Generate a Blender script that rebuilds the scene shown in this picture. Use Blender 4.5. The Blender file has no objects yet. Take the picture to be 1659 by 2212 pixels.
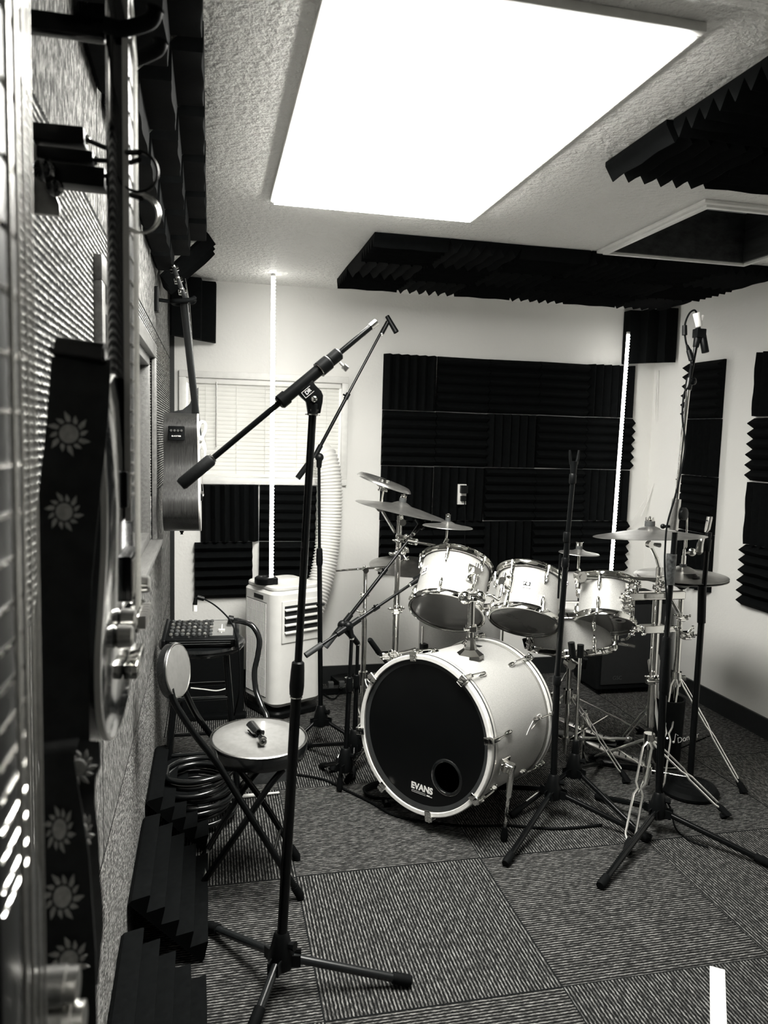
import bpy, math, random
from mathutils import Vector as V, Matrix
random.seed(7)
S = bpy.context.scene
COL = S.collection
PI = math.pi
IW, IH, FPX = 1659.0, 2212.0, 1654.0
CAM = V((0, 0, 1.372))
_y, _p, _r = 0.2255, -0.0942, 0.0252
_f = V((math.sin(_y)*math.cos(_p), math.cos(_y)*math.cos(_p), math.sin(_p)))
_rt = V((math.cos(_y), -math.sin(_y), 0))
_u = _rt.cross(_f)
CR = _rt*math.cos(_r) + _u*math.sin(_r)
CU = -_rt*math.sin(_r) + _u*math.cos(_r)
CF = _f

def P(px, py, Y=None, X=None, Z=None):
    """measuring aid: the point where the sight line of photo pixel (px,py) meets the plane Y, X or Z"""
    d = CR*((px-IW/2)/FPX) - CU*((py-IH/2)/FPX) + CF
    if Y is not None: t = Y/d.y
    elif X is not None: t = X/d.x
    else: t = (Z-CAM.z)/d.z
    return CAM + d*t

# ------------------------------------------------------------------ mesh helpers
ORG = {}
def frame(axis, hint=None):
    z = V(axis).normalized()
    h = V(hint) if hint is not None else (V((0, 0, 1)) if abs(z.z) < .95 else V((0, 1, 0)))
    x = h.cross(z)
    if x.length < 1e-6: x = V((1, 0, 0)).cross(z)
    x.normalize(); y = z.cross(x)
    return x, y, z
def basis(o, x, y, z):
    m = Matrix((x, y, z)).transposed().to_4x4(); m.translation = V(o); return m

class MB:
    def __init__(s): s.v = []; s.f = []
    def add(s, vs, fs):
        n = len(s.v); s.v += [V(a) for a in vs]; s.f += [tuple(i+n for i in f) for f in fs]; return s
    def box(s, c, size, M=None, taper=1.0):
        x, y, z = [a/2 for a in size]; c = V(c)
        vs = []
        for k in (-1, 1):
            t = taper if k > 0 else 1
            for a, b in ((-1, -1), (1, -1), (1, 1), (-1, 1)):
                p = V((a*x*t, b*y*t, k*z)); vs.append(c + (M @ p if M else p))
        return s.add(vs, [(3, 2, 1, 0), (4, 5, 6, 7), (0, 1, 5, 4), (1, 2, 6, 5), (2, 3, 7, 6), (3, 0, 4, 7)])
    def rbox(s, c, size, r=.01, M=None, n=4):
        """box with its four vertical edges rounded, top and bottom edges chamfered"""
        x, y, z = [a/2 for a in size]; c = V(c)
        pl = []
        for cx, cy, a0 in ((x-r, y-r, 0), (-x+r, y-r, 90), (-x+r, -y+r, 180), (x-r, -y+r, 270)):
            for i in range(n+1):
                a = math.radians(a0 + 90*i/n); pl.append((cx, cy, math.cos(a), math.sin(a)))
        e = min(r*.4, z*.5)
        rings = [(-z, r-e), (-z+e, r), (z-e, r), (z, r-e)]
        vs = []
        for zz, rr in rings:
            for (cx, cy, ca, sa) in pl:
                p = V((cx+rr*ca, cy+rr*sa, zz)); vs.append(c + (M @ p if M else p))
        N = len(pl); fs = [tuple(range(N-1, -1, -1)), tuple(range(3*N, 4*N))]
        for k in range(3):
            for i in range(N):
                j = (i+1) % N; fs.append((k*N+i, k*N+j, (k+1)*N+j, (k+1)*N+i))
        return s.add(vs, fs)
    def tube(s, pts, r, n=12, closed=False, caps=True, flat=1.0, hint=None):
        pts = [V(p) for p in pts]; m = len(pts)
        rs = r if isinstance(r, (list, tuple)) else [r]*m
        tang = []
        for i in range(m):
            a = pts[i-1] if (i > 0 or closed) else pts[i]
            b = pts[(i+1) % m] if (i < m-1 or closed) else pts[i]
            t = b-a
            tang.append(t.normalized() if t.length > 1e-9 else V((0, 0, 1)))
        x, y, _ = frame(tang[0], hint)
        vs = []; 
        for i in range(m):
            if i: 
                x = x - tang[i]*x.dot(tang[i])
                if x.length < 1e-6: x = frame(tang[i])[0]
                x.normalize(); y = tang[i].cross(x)
            for k in range(n):
                a = 2*PI*k/n; vs.append(pts[i] + x*(math.cos(a)*rs[i]) + y*(math.sin(a)*rs[i]*flat))
        fs = []
        for i in range(m if closed else m-1):
            j = (i+1) % m
            for k in range(n):
                l = (k+1) % n; fs.append((i*n+k, i*n+l, j*n+l, j*n+k))
        if caps and not closed:
            fs.append(tuple(range(n-1, -1, -1))); fs.append(tuple(range((m-1)*n, m*n)))
        return s.add(vs, fs)
    def cyl(s, a, b, r, n=16): return s.tube([a, b], r, n)
    def lathe(s, prof, o, axis=(0, 0, 1), n=32, caps=True, hint=None, a0=0, a1=2*PI):
        x, y, z = frame(axis, hint); o = V(o); vs = []; fs = []
        full = abs(a1-a0-2*PI) < 1e-6; m = n if full else n+1
        for (r, h) in prof:
            for k in range(m):
                a = a0+(a1-a0)*k/n; vs.append(o + z*h + x*(r*math.cos(a)) + y*(r*math.sin(a)))
        for i in range(len(prof)-1):
            for k in range(n):
                l = (k+1) % m; fs.append((i*m+k, i*m+l, (i+1)*m+l, (i+1)*m+k))
        if caps and full:
            if prof[0][0] > 1e-6: fs.append(tuple(range(m-1, -1, -1)))
            if prof[-1][0] > 1e-6: fs.append(tuple(range((len(prof)-1)*m, len(prof)*m)))
        return s.add(vs, fs)
    def sph(s, c, r, n=16, sc=(1, 1, 1), axis=(0, 0, 1)):
        k = n//2
        return s.lathe([(max(1e-5, r*sc[0]*math.sin(PI*i/k)), -r*sc[2]*math.cos(PI*i/k)) for i in range(k+1)], c, axis, n, caps=False)
    def prism(s, poly, M, t, t0=0.0):
        n = len(poly); vs = [M @ V((a, b, t0)) for a, b in poly] + [M @ V((a, b, t0+t)) for a, b in poly]
        fs = [tuple(range(n-1, -1, -1)), tuple(range(n, 2*n))] + [(i, (i+1) % n, n+(i+1) % n, n+i) for i in range(n)]
        return s.add(vs, fs)
    def ribbon(s, cs, ws, t=.002):
        """strip through the centres cs with half-width vectors ws and real thickness t"""
        cs = [V(c) for c in cs]; ws = [V(w) for w in ws]; n = len(cs); vs = []
        for i in range(n):
            tg = (cs[min(i+1, n-1)]-cs[max(i-1, 0)]).normalized(); nn = ws[i].cross(tg).normalized()*(t/2)
            vs += [cs[i]-ws[i]-nn, cs[i]+ws[i]-nn, cs[i]+ws[i]+nn, cs[i]-ws[i]+nn]
        fs = [(3, 2, 1, 0), tuple(4*(n-1)+k for k in range(4))]
        for i in range(n-1):
            for k in range(4):
                l = (k+1) % 4; fs.append((4*i+k, 4*i+l, 4*i+4+l, 4*i+4+k))
        return s.add(vs, fs)
    def build(s, name, mat, parent=None, org=None, ang=38, bevel=0):
        if org is None: org = ORG.get(parent.name, V((0, 0, 0))) if parent else V((0, 0, 0))
        me = bpy.data.meshes.new(name)
        me.from_pydata([tuple(a-org) for a in s.v], [], s.f); me.validate(); me.update()
        import bmesh
        bm = bmesh.new(); bm.from_mesh(me); bmesh.ops.recalc_face_normals(bm, faces=bm.faces)
        if bevel:
            es = [e for e in bm.edges if len(e.link_faces) == 2 and e.calc_face_angle(0) > .6]
            bmesh.ops.bevel(bm, geom=es, offset=bevel, segments=2, affect='EDGES', profile=.5)
        bm.to_mesh(me); bm.free()
        me.polygons.foreach_set('use_smooth', [True]*len(me.polygons)); me.set_sharp_from_angle(angle=math.radians(ang))
        me.materials.append(mat)
        o = bpy.data.objects.new(name, me); COL.objects.link(o)
        if parent: o.parent = parent; ORG[o.name] = org
        else: o.location = org; ORG[o.name] = org
        return o

def thing(name, label, cat, loc, group=None):
    o = bpy.data.objects.new(name, None); COL.objects.link(o); o.empty_display_size = .05
    o.location = V(loc); ORG[o.name] = V(loc)
    o['label'] = label; o['category'] = cat
    if group: o['group'] = group
    return o
def solo(mb, name, mat, label, cat, group=None, org=None, bevel=0, ang=38):
    if org is None:
        xs = [v.x for v in mb.v]; ys = [v.y for v in mb.v]; zs = [v.z for v in mb.v]
        org = V(((min(xs)+max(xs))/2, (min(ys)+max(ys))/2, min(zs)))
    o = mb.build(name, mat, None, org, ang, bevel); o['label'] = label; o['category'] = cat
    if group: o['group'] = group
    return o
def struct(mb, name, mat, parent=None, ang=38, bevel=0):
    o = mb.build(name, mat, parent, ang=ang, bevel=bevel)
    if not parent: o['kind'] = 'structure'
    return o
def text_part(name, txt, size, o, x, y, mat, parent, depth=.0006, bold=0.0, align='CENTER'):
    cu = bpy.data.curves.new(name+'_c', 'FONT'); cu.body = txt; cu.size = size; cu.extrude = depth/2; cu.offset = bold
    cu.align_x = align; cu.align_y = 'CENTER'
    t = bpy.data.objects.new(name+'_c', cu); COL.objects.link(t); bpy.context.view_layer.update()
    me = bpy.data.meshes.new_from_object(t.evaluated_get(bpy.context.evaluated_depsgraph_get()))
    COL.objects.unlink(t); bpy.data.objects.remove(t)
    x = V(x).normalized(); z = x.cross(V(y)).normalized(); y = z.cross(x)
    me.transform(basis(V(o)-ORG.get(parent.name, V((0, 0, 0))), x, y, z)); me.name = name
    me.materials.clear(); me.materials.append(mat)
    ob = bpy.data.objects.new(name, me); COL.objects.link(ob); ob.parent = parent; ORG[ob.name] = ORG.get(parent.name, V())
    return ob
def smooth(pts, k=6, closed=False):
    """Catmull-Rom through pts"""
    pts = [V(p) for p in pts]; n = len(pts); out = []
    for i in range(n if closed else n-1):
        if closed: p0, p1, p2, p3 = pts[i-1], pts[i], pts[(i+1) % n], pts[(i+2) % n]
        else: p0, p1, p2, p3 = pts[max(i-1, 0)], pts[i], pts[i+1], pts[min(i+2, n-1)]
        for j in range(k):
            t = j/k
            out.append(.5*((2*p1)+(p2-p0)*t+(2*p0-5*p1+4*p2-p3)*t*t+(3*p1-p0-3*p2+p3)*t**3))
    if not closed: out.append(pts[-1])
    return out

# ------------------------------------------------------------------ materials
def newmat(name):
    m = bpy.data.materials.new(name); m.use_nodes = True; nt = m.node_tree
    return m, nt, nt.nodes['Principled BSDF']
def nd(nt, t, **kw):
    n = nt.nodes.new(t)
    for k, v in kw.items():
        if k.startswith('i_'):
            k = k[2:]; s = n.inputs[int(k)] if k.isdigit() else n.inputs[k.replace('_', ' ')]
            if isinstance(v, bpy.types.NodeSocket): nt.links.new(v, s)
            else: s.default_value = v
        else: setattr(n, k, v)
    return n
def mth(nt, op, a, b=0.0, c=0.0):
    n = nd(nt, 'ShaderNodeMath', operation=op)
    for i, v in enumerate((a, b, c)):
        if isinstance(v, bpy.types.NodeSocket): nt.links.new(v, n.inputs[i])
        else: n.inputs[i].default_value = v
    return n.outputs[0]
def mixc(nt, f, a, b):
    n = nd(nt, 'ShaderNodeMix', data_type='RGBA')
    for s, v in ((n.inputs[0], f), (n.inputs[6], a), (n.inputs[7], b)):
        if isinstance(v, bpy.types.NodeSocket): nt.links.new(v, s)
        else: s.default_value = v if not isinstance(v, tuple) or len(v) == 4 else (*v, 1)
    return n.outputs[2]
def mixf(nt, f, a, b):
    n = nd(nt, 'ShaderNodeMix', data_type='FLOAT')
    for s, v in ((n.inputs[0], f), (n.inputs[2], a), (n.inputs[3], b)):
        if isinstance(v, bpy.types.NodeSocket): nt.links.new(v, s)
        else: s.default_value = v
    return n.outputs[0]
def ramp(nt, f, stops):
    n = nd(nt, 'ShaderNodeValToRGB'); nt.links.new(f, n.inputs[0]); cr = n.color_ramp
    while len(cr.elements) < len(stops): cr.elements.new(.5)
    for e, (p, c) in zip(cr.elements, stops): e.position = p; e.color = (*c, 1) if len(c) == 3 else c
    return n.outputs[0]
def noise(nt, vec, scale, detail=3, rough=.55):
    n = nd(nt, 'ShaderNodeTexNoise'); n.inputs['Scale'].default_value = scale; n.inputs['Detail'].default_value = detail
    n.inputs['Roughness'].default_value = rough
    if vec is not None: nt.links.new(vec, n.inputs['Vector'])
    return n.outputs['Fac']
def bump(nt, b, h, strength=.3, dist=.002):
    n = nd(nt, 'ShaderNodeBump'); n.inputs['Strength'].default_value = strength; n.inputs['Distance'].default_value = dist
    nt.links.new(h, n.inputs['Height']); nt.links.new(n.outputs[0], b.inputs['Normal'])
def G(v): return (v, v*.992, v*.955)            # warm paper-like grey of the bright tones
def K(v):
    t = min(1, v/.08); return (v*(.86+.14*t), v*1.0, v*(1.05-.09*t))          # slightly cold grey of the dark tones
def mat(name, c, rough=.5, metal=0, vary=.12, sc=40, bmp=.05, bd=.001, coat=0, spec=.5, sheen=0, emit=None, es=0):
    m, nt, b = newmat(name)
    tc = nd(nt, 'ShaderNodeTexCoord').outputs['Object']
    f = noise(nt, tc, sc)
    lo = tuple(x*(1-vary) for x in c); hi = tuple(min(1, x*(1+vary)) for x in c)
    nt.links.new(ramp(nt, f, [(.3, lo), (.7, hi)]), b.inputs['Base Color'])
    b.inputs['Roughness'].default_value = rough; b.inputs['Metallic'].default_value = metal
    b.inputs['Specular IOR Level'].default_value = spec
    if coat: b.inputs['Coat Weight'].default_value = coat; b.inputs['Coat Roughness'].default_value = .08
    if sheen: b.inputs['Sheen Weight'].default_value = sheen; b.inputs['Sheen Roughness'].default_value = .4
    if bmp: bump(nt, b, f, bmp, bd)
    if emit: b.inputs['Emission Color'].default_value = (*emit, 1); b.inputs['Emission Strength'].default_value = es
    return m
def stucco(name, c, sc, strength, dist, lo=.92):
    m, nt, b = newmat(name); tc = nd(nt, 'ShaderNodeTexCoord').outputs['Object']
    a = noise(nt, tc, sc, 5, .6); big = noise(nt, tc, 1.7, 3)
    col = mixc(nt, big, tuple(x*lo for x in c), c)
    nt.links.new(col, b.inputs['Base Color']); b.inputs['Roughness'].default_value = .62
    bump(nt, b, a, strength, dist)
    return m
M_wall = stucco('painted_plaster_wall', G(.82), 55, .35, .004)
M_ceil = stucco('textured_plaster_ceiling', G(.88), 42, 1.0, .022, .88)

def carpet(name, wall, lo, hi, pitch, ox, oy, T=.61):
    m, nt, b = newmat(name)
    sp = nd(nt, 'ShaderNodeSeparateXYZ'); nt.links.new(nd(nt, 'ShaderNodeTexCoord').outputs['Object'], sp.inputs[0])
    x, y = (sp.outputs[1], sp.outputs[2]) if wall else (sp.outputs[0], sp.outputs[1])
    u = mth(nt, 'DIVIDE', mth(nt, 'SUBTRACT', x, ox), T); v = mth(nt, 'DIVIDE', mth(nt, 'SUBTRACT', y, oy), T)
    fu = mth(nt, 'FLOOR', u); fv = mth(nt, 'FLOOR', v)
    par = mth(nt, 'PINGPONG', fv if wall else mth(nt, 'ADD', fu, fv), 1.0)
    c = mixf(nt, par, x, y); l = mixf(nt, par, y, x)
    cb = nd(nt, 'ShaderNodeCombineXYZ'); nt.links.new(mth(nt, 'MULTIPLY', c, 1/pitch), cb.inputs[0]); nt.links.new(mth(nt, 'MULTIPLY', l, 1/(pitch*2.6)), cb.inputs[1])
    tid = mth(nt, 'ADD', mth(nt, 'MULTIPLY', fu, 7.31), mth(nt, 'MULTIPLY', fv, 3.77)); nt.links.new(tid, cb.inputs[2])
    speck = noise(nt, cb.outputs[0], 1.3, 3, .6)
    # loops: a rib every pitch, broken up along its length
    cb2 = nd(nt, 'ShaderNodeCombineXYZ'); nt.links.new(mth(nt, 'MULTIPLY', c, 1/pitch), cb2.inputs[0]); nt.links.new(mth(nt, 'MULTIPLY', l, 1/(pitch*.9)), cb2.inputs[1])
    wob = noise(nt, cb2.outputs[0], .9, 2, .5)
    ph = mth(nt, 'ADD', mth(nt, 'MULTIPLY', c, 2*PI/pitch), mth(nt, 'MULTIPLY', wob, 3.2))
    rib = mth(nt, 'MULTIPLY_ADD', mth(nt, 'SINE', ph), .5, .5)
    f = mth(nt, 'MULTIPLY', mth(nt, 'POWER', rib, .7), speck)
    colr = ramp(nt, f, [(.06, lo), (.28, tuple(a*.90+b_*.10 for a, b_ in zip(lo, hi))), (.44, tuple(a*.65+b_*.35 for a, b_ in zip(lo, hi))), (.58, hi)])
    # dark hairline at the tile joints
    du = mth(nt, 'PINGPONG', u, .5); dv = mth(nt, 'PINGPONG', v, .5)
    seam = mth(nt, 'LESS_THAN', mth(nt, 'MINIMUM', du, dv), .003)
    nt.links.new(mixc(nt, seam, colr, K(.008)), b.inputs['Base Color'])
    b.inputs['Roughness'].default_value = .95; b.inputs['Specular IOR Level'].default_value = .15
    bump(nt, b, mth(nt, 'ADD', mth(nt, 'MULTIPLY', rib, .7), mth(nt, 'MULTIPLY', speck, .8)), 1.0, .004 if not wall else .006)
    return m
M_floor = carpet('ribbed_carpet_tiles', False, K(.0025), G(.25), .0095, .27, .45)
M_wcarp = carpet('ribbed_grey_wall_carpet', True, K(.008), G(.80), .010, .3, .54)

def foam_mat():
    m, nt, b = newmat('charcoal_acoustic_foam'); tc = nd(nt, 'ShaderNodeTexCoord').outputs['Object']
    f = noise(nt, tc, 60, 4, .7); g = noise(nt, tc, 900, 2)
    nt.links.new(ramp(nt, f, [(.3, K(.0026)), (.75, K(.0052))]), b.inputs['Base Color'])
    b.inputs['Roughness'].default_value = .85; b.inputs['Specular IOR Level'].default_value = .05
    b.inputs['Sheen Weight'].default_value = .0
    bump(nt, b, g, .25, .001)
    return m
M_foam = foam_mat()
M_chrome = mat('polished_chrome', G(.82), .07, 1, .04, 30, .02)
M_steel = mat('brushed_steel', G(.55), .28, 1, .1, 120, .05)
M_blk = mat('black_powder_coated_metal', K(.0035), .2, 0, .2, 200, .03, spec=.2)
M_blkgloss = mat('glossy_black_lacquer', K(.006), .12, 0, .2, 20, 0, coat=.6)
M_rub = mat('black_rubber', K(.004), .7, 0, .2, 90, .15, spec=.08)
M_plast = mat('black_plastic', K(.0035), .38, 0, .2, 90, .08, spec=.16)
M_greyp = mat('dark_grey_plastic', K(.05), .5, 0, .2, 90, .08)
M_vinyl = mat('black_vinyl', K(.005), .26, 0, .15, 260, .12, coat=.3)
M_vintop = mat('sheen_painted_vinyl_top', G(.17), .30, 0, .1, 60, .05, coat=.35)  # black vinyl lightened, light panel's reflection put into the colour
M_white = mat('white_plastic', G(.78), .4, 0, .03, 20, .02)
M_whitep = mat('white_painted_wood', G(.76), .45, 0, .05, 30, .08)
M_grid = mat('pale_grey_grille', G(.70), .5, 0, .04, 20, .02)
M_dark = mat('dark_recess', K(.006), .8, 0, .2, 30, 0)
M_shell = mat('silver_sparkle_wrap', G(.42), .5, .15, .32, 600, .3, .0012, coat=.0)
M_hoopw = mat('white_lacquered_hoop', G(.72), .25, 0, .06, 60, .04, coat=.5)
M_head = mat('black_film_drumhead', K(.003), .3, 0, .1, 10, .02, spec=.25)
M_clearh = mat('smoky_film_drumhead', G(.09), .16, 0, .2, 5, .01, coat=.5)
M_batter = mat('coated_drumhead', G(.62), .5, 0, .06, 300, .1)
M_strap = mat('patterned_black_strap', K(.012), .7, 0, .5, 60, .2)
M_sun = mat('woven_pale_thread', G(.48), .8, 0, .25, 200, .4)
M_cloth = mat('white_cotton', G(.75), .9, 0, .1, 80, .4, .003)
M_bone = mat('ivory_binding', G(.6), .35, 0, .06, 30, .03)
M_label = mat('white_print', G(.8), .5, 0, .02, 20, 0)
M_strpw = mat('white_paper_strip', G(.78), .6, 0, .03, 40, .03)
M_string = mat('wound_steel_string', G(.72), .3, 1, .15, 600, .3, .0006)
M_frost = mat('galvanised_metal', G(.35), .35, .9, .2, 60, .08)

def cymbal_mat():
    m, nt, b = newmat('lathed_bronze_cymbal'); tc = nd(nt, 'ShaderNodeTexCoord').outputs['Object']
    sp = nd(nt, 'ShaderNodeSeparateXYZ'); nt.links.new(tc, sp.inputs[0])
    r = mth(nt, 'SQRT', mth(nt, 'ADD', mth(nt, 'MULTIPLY', sp.outputs[0], sp.outputs[0]), mth(nt, 'MULTIPLY', sp.outputs[1], sp.outputs[1])))
    g = mth(nt, 'SINE', mth(nt, 'MULTIPLY', r, 2200)); n = noise(nt, tc, 18, 4)
    nt.links.new(ramp(nt, n, [(.3, G(.30)), (.7, G(.48))]), b.inputs['Base Color'])
    b.inputs['Metallic'].default_value = .9; b.inputs['Roughness'].default_value = .3
    bump(nt, b, g, .25, .0004)
    return m
M_cym = cymbal_mat()
def wood(name, lo, hi, vec=(60, 60, 3), rough=.35, coat=.3):
    m, nt, b = newmat(name); tc = nd(nt, 'ShaderNodeTexCoord').outputs['Object']
    mp = nd(nt, 'ShaderNodeMapping'); nt.links.new(tc, mp.inputs[0]); mp.inputs['Scale'].default_value = vec
    f = noise(nt, mp.outputs[0], 3, 5, .7)
    nt.links.new(ramp(nt, f, [(.32, lo), (.68, hi)]), b.inputs['Base Color'])
    b.inputs['Roughness'].default_value = rough; b.inputs['Coat Weight'].default_value = coat; b.inputs['Coat Roughness'].default_value = .2
    bump(nt, b, f, .12, .001)
    return m
M_wood = wood('dark_striped_tonewood', K(.001), G(.055), (170, 40, 2.0), .32, .12)
M_neckw = wood('dark_neck_wood', K(.003), K(.010), (60, 60, 3), .4, .05)
M_fret = wood('dark_fretboard', K(.008), K(.03), (60, 60, 6), .4, .1)
M_hatchw = wood('stained_plywood', K(.010), K(.05), (6, 1.2, 10), .6, 0)
M_spruce = wood('pale_spruce_top', G(.5), G(.66), (4, 60, 1), .35, .4)
M_stick = wood('pale_drumstick_wood', G(.55), G(.75), (30, 30, 4), .5, 0)
M_stained = wood('grey_stained_trim_wood', G(.08), G(.16), (30, 4, 30), .4, .2)

def emis(name, c, s):
    m, nt, b = newmat(name)
    tc = nd(nt, 'ShaderNodeTexCoord').outputs['Object']; f = noise(nt, tc, 3)
    nt.links.new(ramp(nt, f, [(0, tuple(x*.98 for x in c)), (1, c)]), b.inputs['Emission Color'])
    b.inputs['Base Color'].default_value = (.8, .8, .78, 1); b.inputs['Emission Strength'].default_value = s; b.inputs['Roughness'].default_value = .5
    return m
LIGHT = (1, .985, .93)
M_panel = emis('lit_ceiling_diffuser', LIGHT, 15)
M_led = emis('lit_led_diffuser', LIGHT, 6)
M_chip = emis('lit_led_chip', LIGHT, 14)
def blind_mat():
    m, nt, b = newmat('thin_white_blind_slats')
    tc = nd(nt, 'ShaderNodeTexCoord').outputs['Object']; f = noise(nt, tc, 12)
    c = ramp(nt, f, [(0, G(.78)), (1, G(.86))]); nt.links.new(c, b.inputs['Base Color']); b.inputs['Roughness'].default_value = .5
    tr = nd(nt, 'ShaderNodeBsdfTranslucent'); nt.links.new(c, tr.inputs[0])
    mx = nd(nt, 'ShaderNodeMixShader'); mx.inputs[0].default_value = .25
    nt.links.new(b.outputs[0], mx.inputs[1]); nt.links.new(tr.outputs[0], mx.inputs[2])
    nt.links.new(mx.outputs[0], nt.nodes['Material Output'].inputs[0])
    return m
M_blind = blind_mat()
def glass_mat():
    m, nt, b = newmat('window_glass'); tc = nd(nt, 'ShaderNodeTexCoord').outputs['Object']; f = noise(nt, tc, 2)
    nt.links.new(ramp(nt, f, [(0, (.9, .92, .92)), (1, (.95, .96, .96))]), b.inputs['Base Color'])
    b.inputs['Roughness'].default_value = .02; b.inputs['Transmission Weight'].default_value = 1; b.inputs['IOR'].default_value = 1.45
    return m
M_glass = glass_mat()
def hose_mat():
    m, nt, b = newmat('white_ribbed_hose'); tc = nd(nt, 'ShaderNodeTexCoord').outputs['Object']; f = noise(nt, tc, 8)
    nt.links.new(ramp(nt, f, [(0, G(.72)), (1, G(.8))]), b.inputs['Base Color']); b.inputs['Roughness'].default_value = .45
    return m
M_hose = hose_mat()
# ------------------------------------------------------------------ the room
XL, XR, YB, YF, ZC = -.2, 2.59, 4.16, -2.3, 2.168
struct(MB().box(((XL+XR)/2, (YB+YF)/2, -.05), (XR-XL+.6, YB-YF+.6, .1)), 'floor', M_floor)
# ceiling in strips around the recessed hatch
HX0, HX1, HY0, HY1 = 1.585, 2.215, 2.29, 2.93
mb = MB()
for x0, x1, y0, y1 in ((XL-.3, HX0, YF-.3, YB+.3), (HX1, XR+.3, YF-.3, YB+.3), (HX0, HX1, YF-.3, HY0), (HX0, HX1, HY1, YB+.3)):
    mb.box(((x0+x1)/2, (y0+y1)/2, ZC+.05), (x1-x0, y1-y0, .1))
struct(mb, 'ceiling', M_ceil)
# back wall around the window opening
WX0, WX1, WZ0, WZ1 = -.12, .70, 1.15, 1.67
mb = MB()
for x0, x1, z0, z1 in ((XL-.3, WX0, 0, ZC), (WX1, XR+.3, 0, ZC), (WX0, WX1, 0, WZ0), (WX0, WX1, WZ1, ZC)):
    mb.box(((x0+x1)/2, YB+.06, (z0+z1)/2), (x1-x0, .12, z1-z0))
struct(mb, 'wall_back', M_wall)
struct(MB().box((XR+.05, (YB+YF)/2, ZC/2), (.1, YB-YF, ZC)), 'wall_right', M_wall)
struct(MB().box(((XL+XR)/2, YF-.05, ZC/2), (XR-XL+.2, .1, ZC)), 'wall_front', mat('dark_front_wall', G(.22), .8))
# left wall around the interior window
LY0, LY1, LZ0, LZ1 = 1.50, 2.86, .99, 1.64
mb = MB()
for y0, y1, z0, z1 in ((YF, LY0, 0, ZC), (LY1, YB, 0, ZC), (LY0, LY1, 0, LZ0), (LY0, LY1, LZ1, ZC)):
    mb.box((XL-.05, (y0+y1)/2, (z0+z1)/2), (.1, y1-y0, z1-z0))
struct(mb, 'wall_left', M_wcarp)
M_base = mat('black_vinyl_baseboard', K(.012), .5, 0, .2, 60, .05)
struct(MB().box((.6+XR/2, YB-.006, .05), (XR-1.2, .012, .1)).box(((.6+XL)/2+.6-.6, YB-.006, .05), (XL*-1+.6+1.2, .012, .1)), 'baseboard_back', M_base)
struct(MB().box((XR-.006, (YB+YF)/2, .05), (.012, YB-YF-.03, .1)), 'baseboard_right', M_base)
struct(MB().box((XL+.011, YB-.012, ZC/2), (.022, .024, ZC)), 'trim_1', M_base)          # dark strip where carpeted wall ends

# --- window in the back wall
w = thing('window_1', 'x', 'window', (WX0, YB, WZ0)); del w['label']; del w['category']; w['kind'] = 'structure'
fr = MB()
for (x0, x1, z0, z1) in ((WX0-.035, WX1+.035, WZ1, WZ1+.035), (WX0-.035, WX1+.035, WZ0-.035, WZ0), (WX0-.035, WX0, WZ0, WZ1), (WX1, WX1+.035, WZ0, WZ1)):
    fr.box(((x0+x1)/2, YB-.008, (z0+z1)/2), (x1-x0, .032, z1-z0))
fr.box(((WX0+WX1)/2, YB+.085, (WZ0+WZ1)/2), (.03, .03, WZ1-WZ0))
fr.build('window_frame', M_whitep, w, bevel=.003)
MB().box(((WX0+WX1)/2, YB+.1, (WZ0+WZ1)/2), (WX1-WX0, .004, WZ1-WZ0)).build('window_glass', M_glass, w)
b = thing('window_blind', 'white horizontal slatted blind hanging in the window, glowing with daylight', 'blind', (.29, YB+.02, WZ0))
MB().box(((WX0+WX1)/2, YB+.012, WZ1-.014), (WX1-WX0-.006, .03, .028)).build('headrail', M_white, b, bevel=.002)
MB().box(((WX0+WX1)/2, YB+.014, WZ0+.012), (WX1-WX0-.02, .024, .016)).build('bottom_rail', M_white, b, bevel=.002)
a = math.radians(62); n = 22
Mt = Matrix.Rotation(a, 3, 'X')
for i in range(n):
    z = WZ0+.03+(WZ1-WZ0-.065)*i/(n-1)
    s_ = MB(); prof = []
    for k in range(5):
        t = (k/4-.5)*.025; prof.append(V((0, t, .0022*(1-(k/2-1)**2))))
    vs = []; W_ = (WX1-WX0-.02)/2; cx = (WX0+WX1)/2
    for sx in (-1, 1):
        for p in prof: vs.append(V((cx+sx*W_, YB+.016, z)) + Mt @ p)
    for sx in (-1, 1):
        for p in prof: vs.append(V((cx+sx*W_, YB+.016, z)) + Mt @ (p+V((0, 0, -.0007))))
    fs = []
    for k in range(4): fs += [(k, k+1, 5+k+1, 5+k), (10+k, 15+k, 15+k+1, 10+k+1)]
    fs += [(0, 5, 15, 10), (4, 14, 19, 9)]
    s_.add(vs, fs); s_.build('slat', M_blind, b)
cd = MB()
for x in (-.02, .14, .29, .46, .62): cd.tube([(x, YB+.002, WZ0+.02), (x, YB+.002, WZ1-.03)], .0012, 5)
cd.build('lift_cord', M_white, b)
wd = MB().tube([(.035, YB-.012, WZ1-.02), (.035, YB-.014, WZ0+.16)], .0035, 8); wd.build('tilt_wand', M_steel, b)

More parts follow.
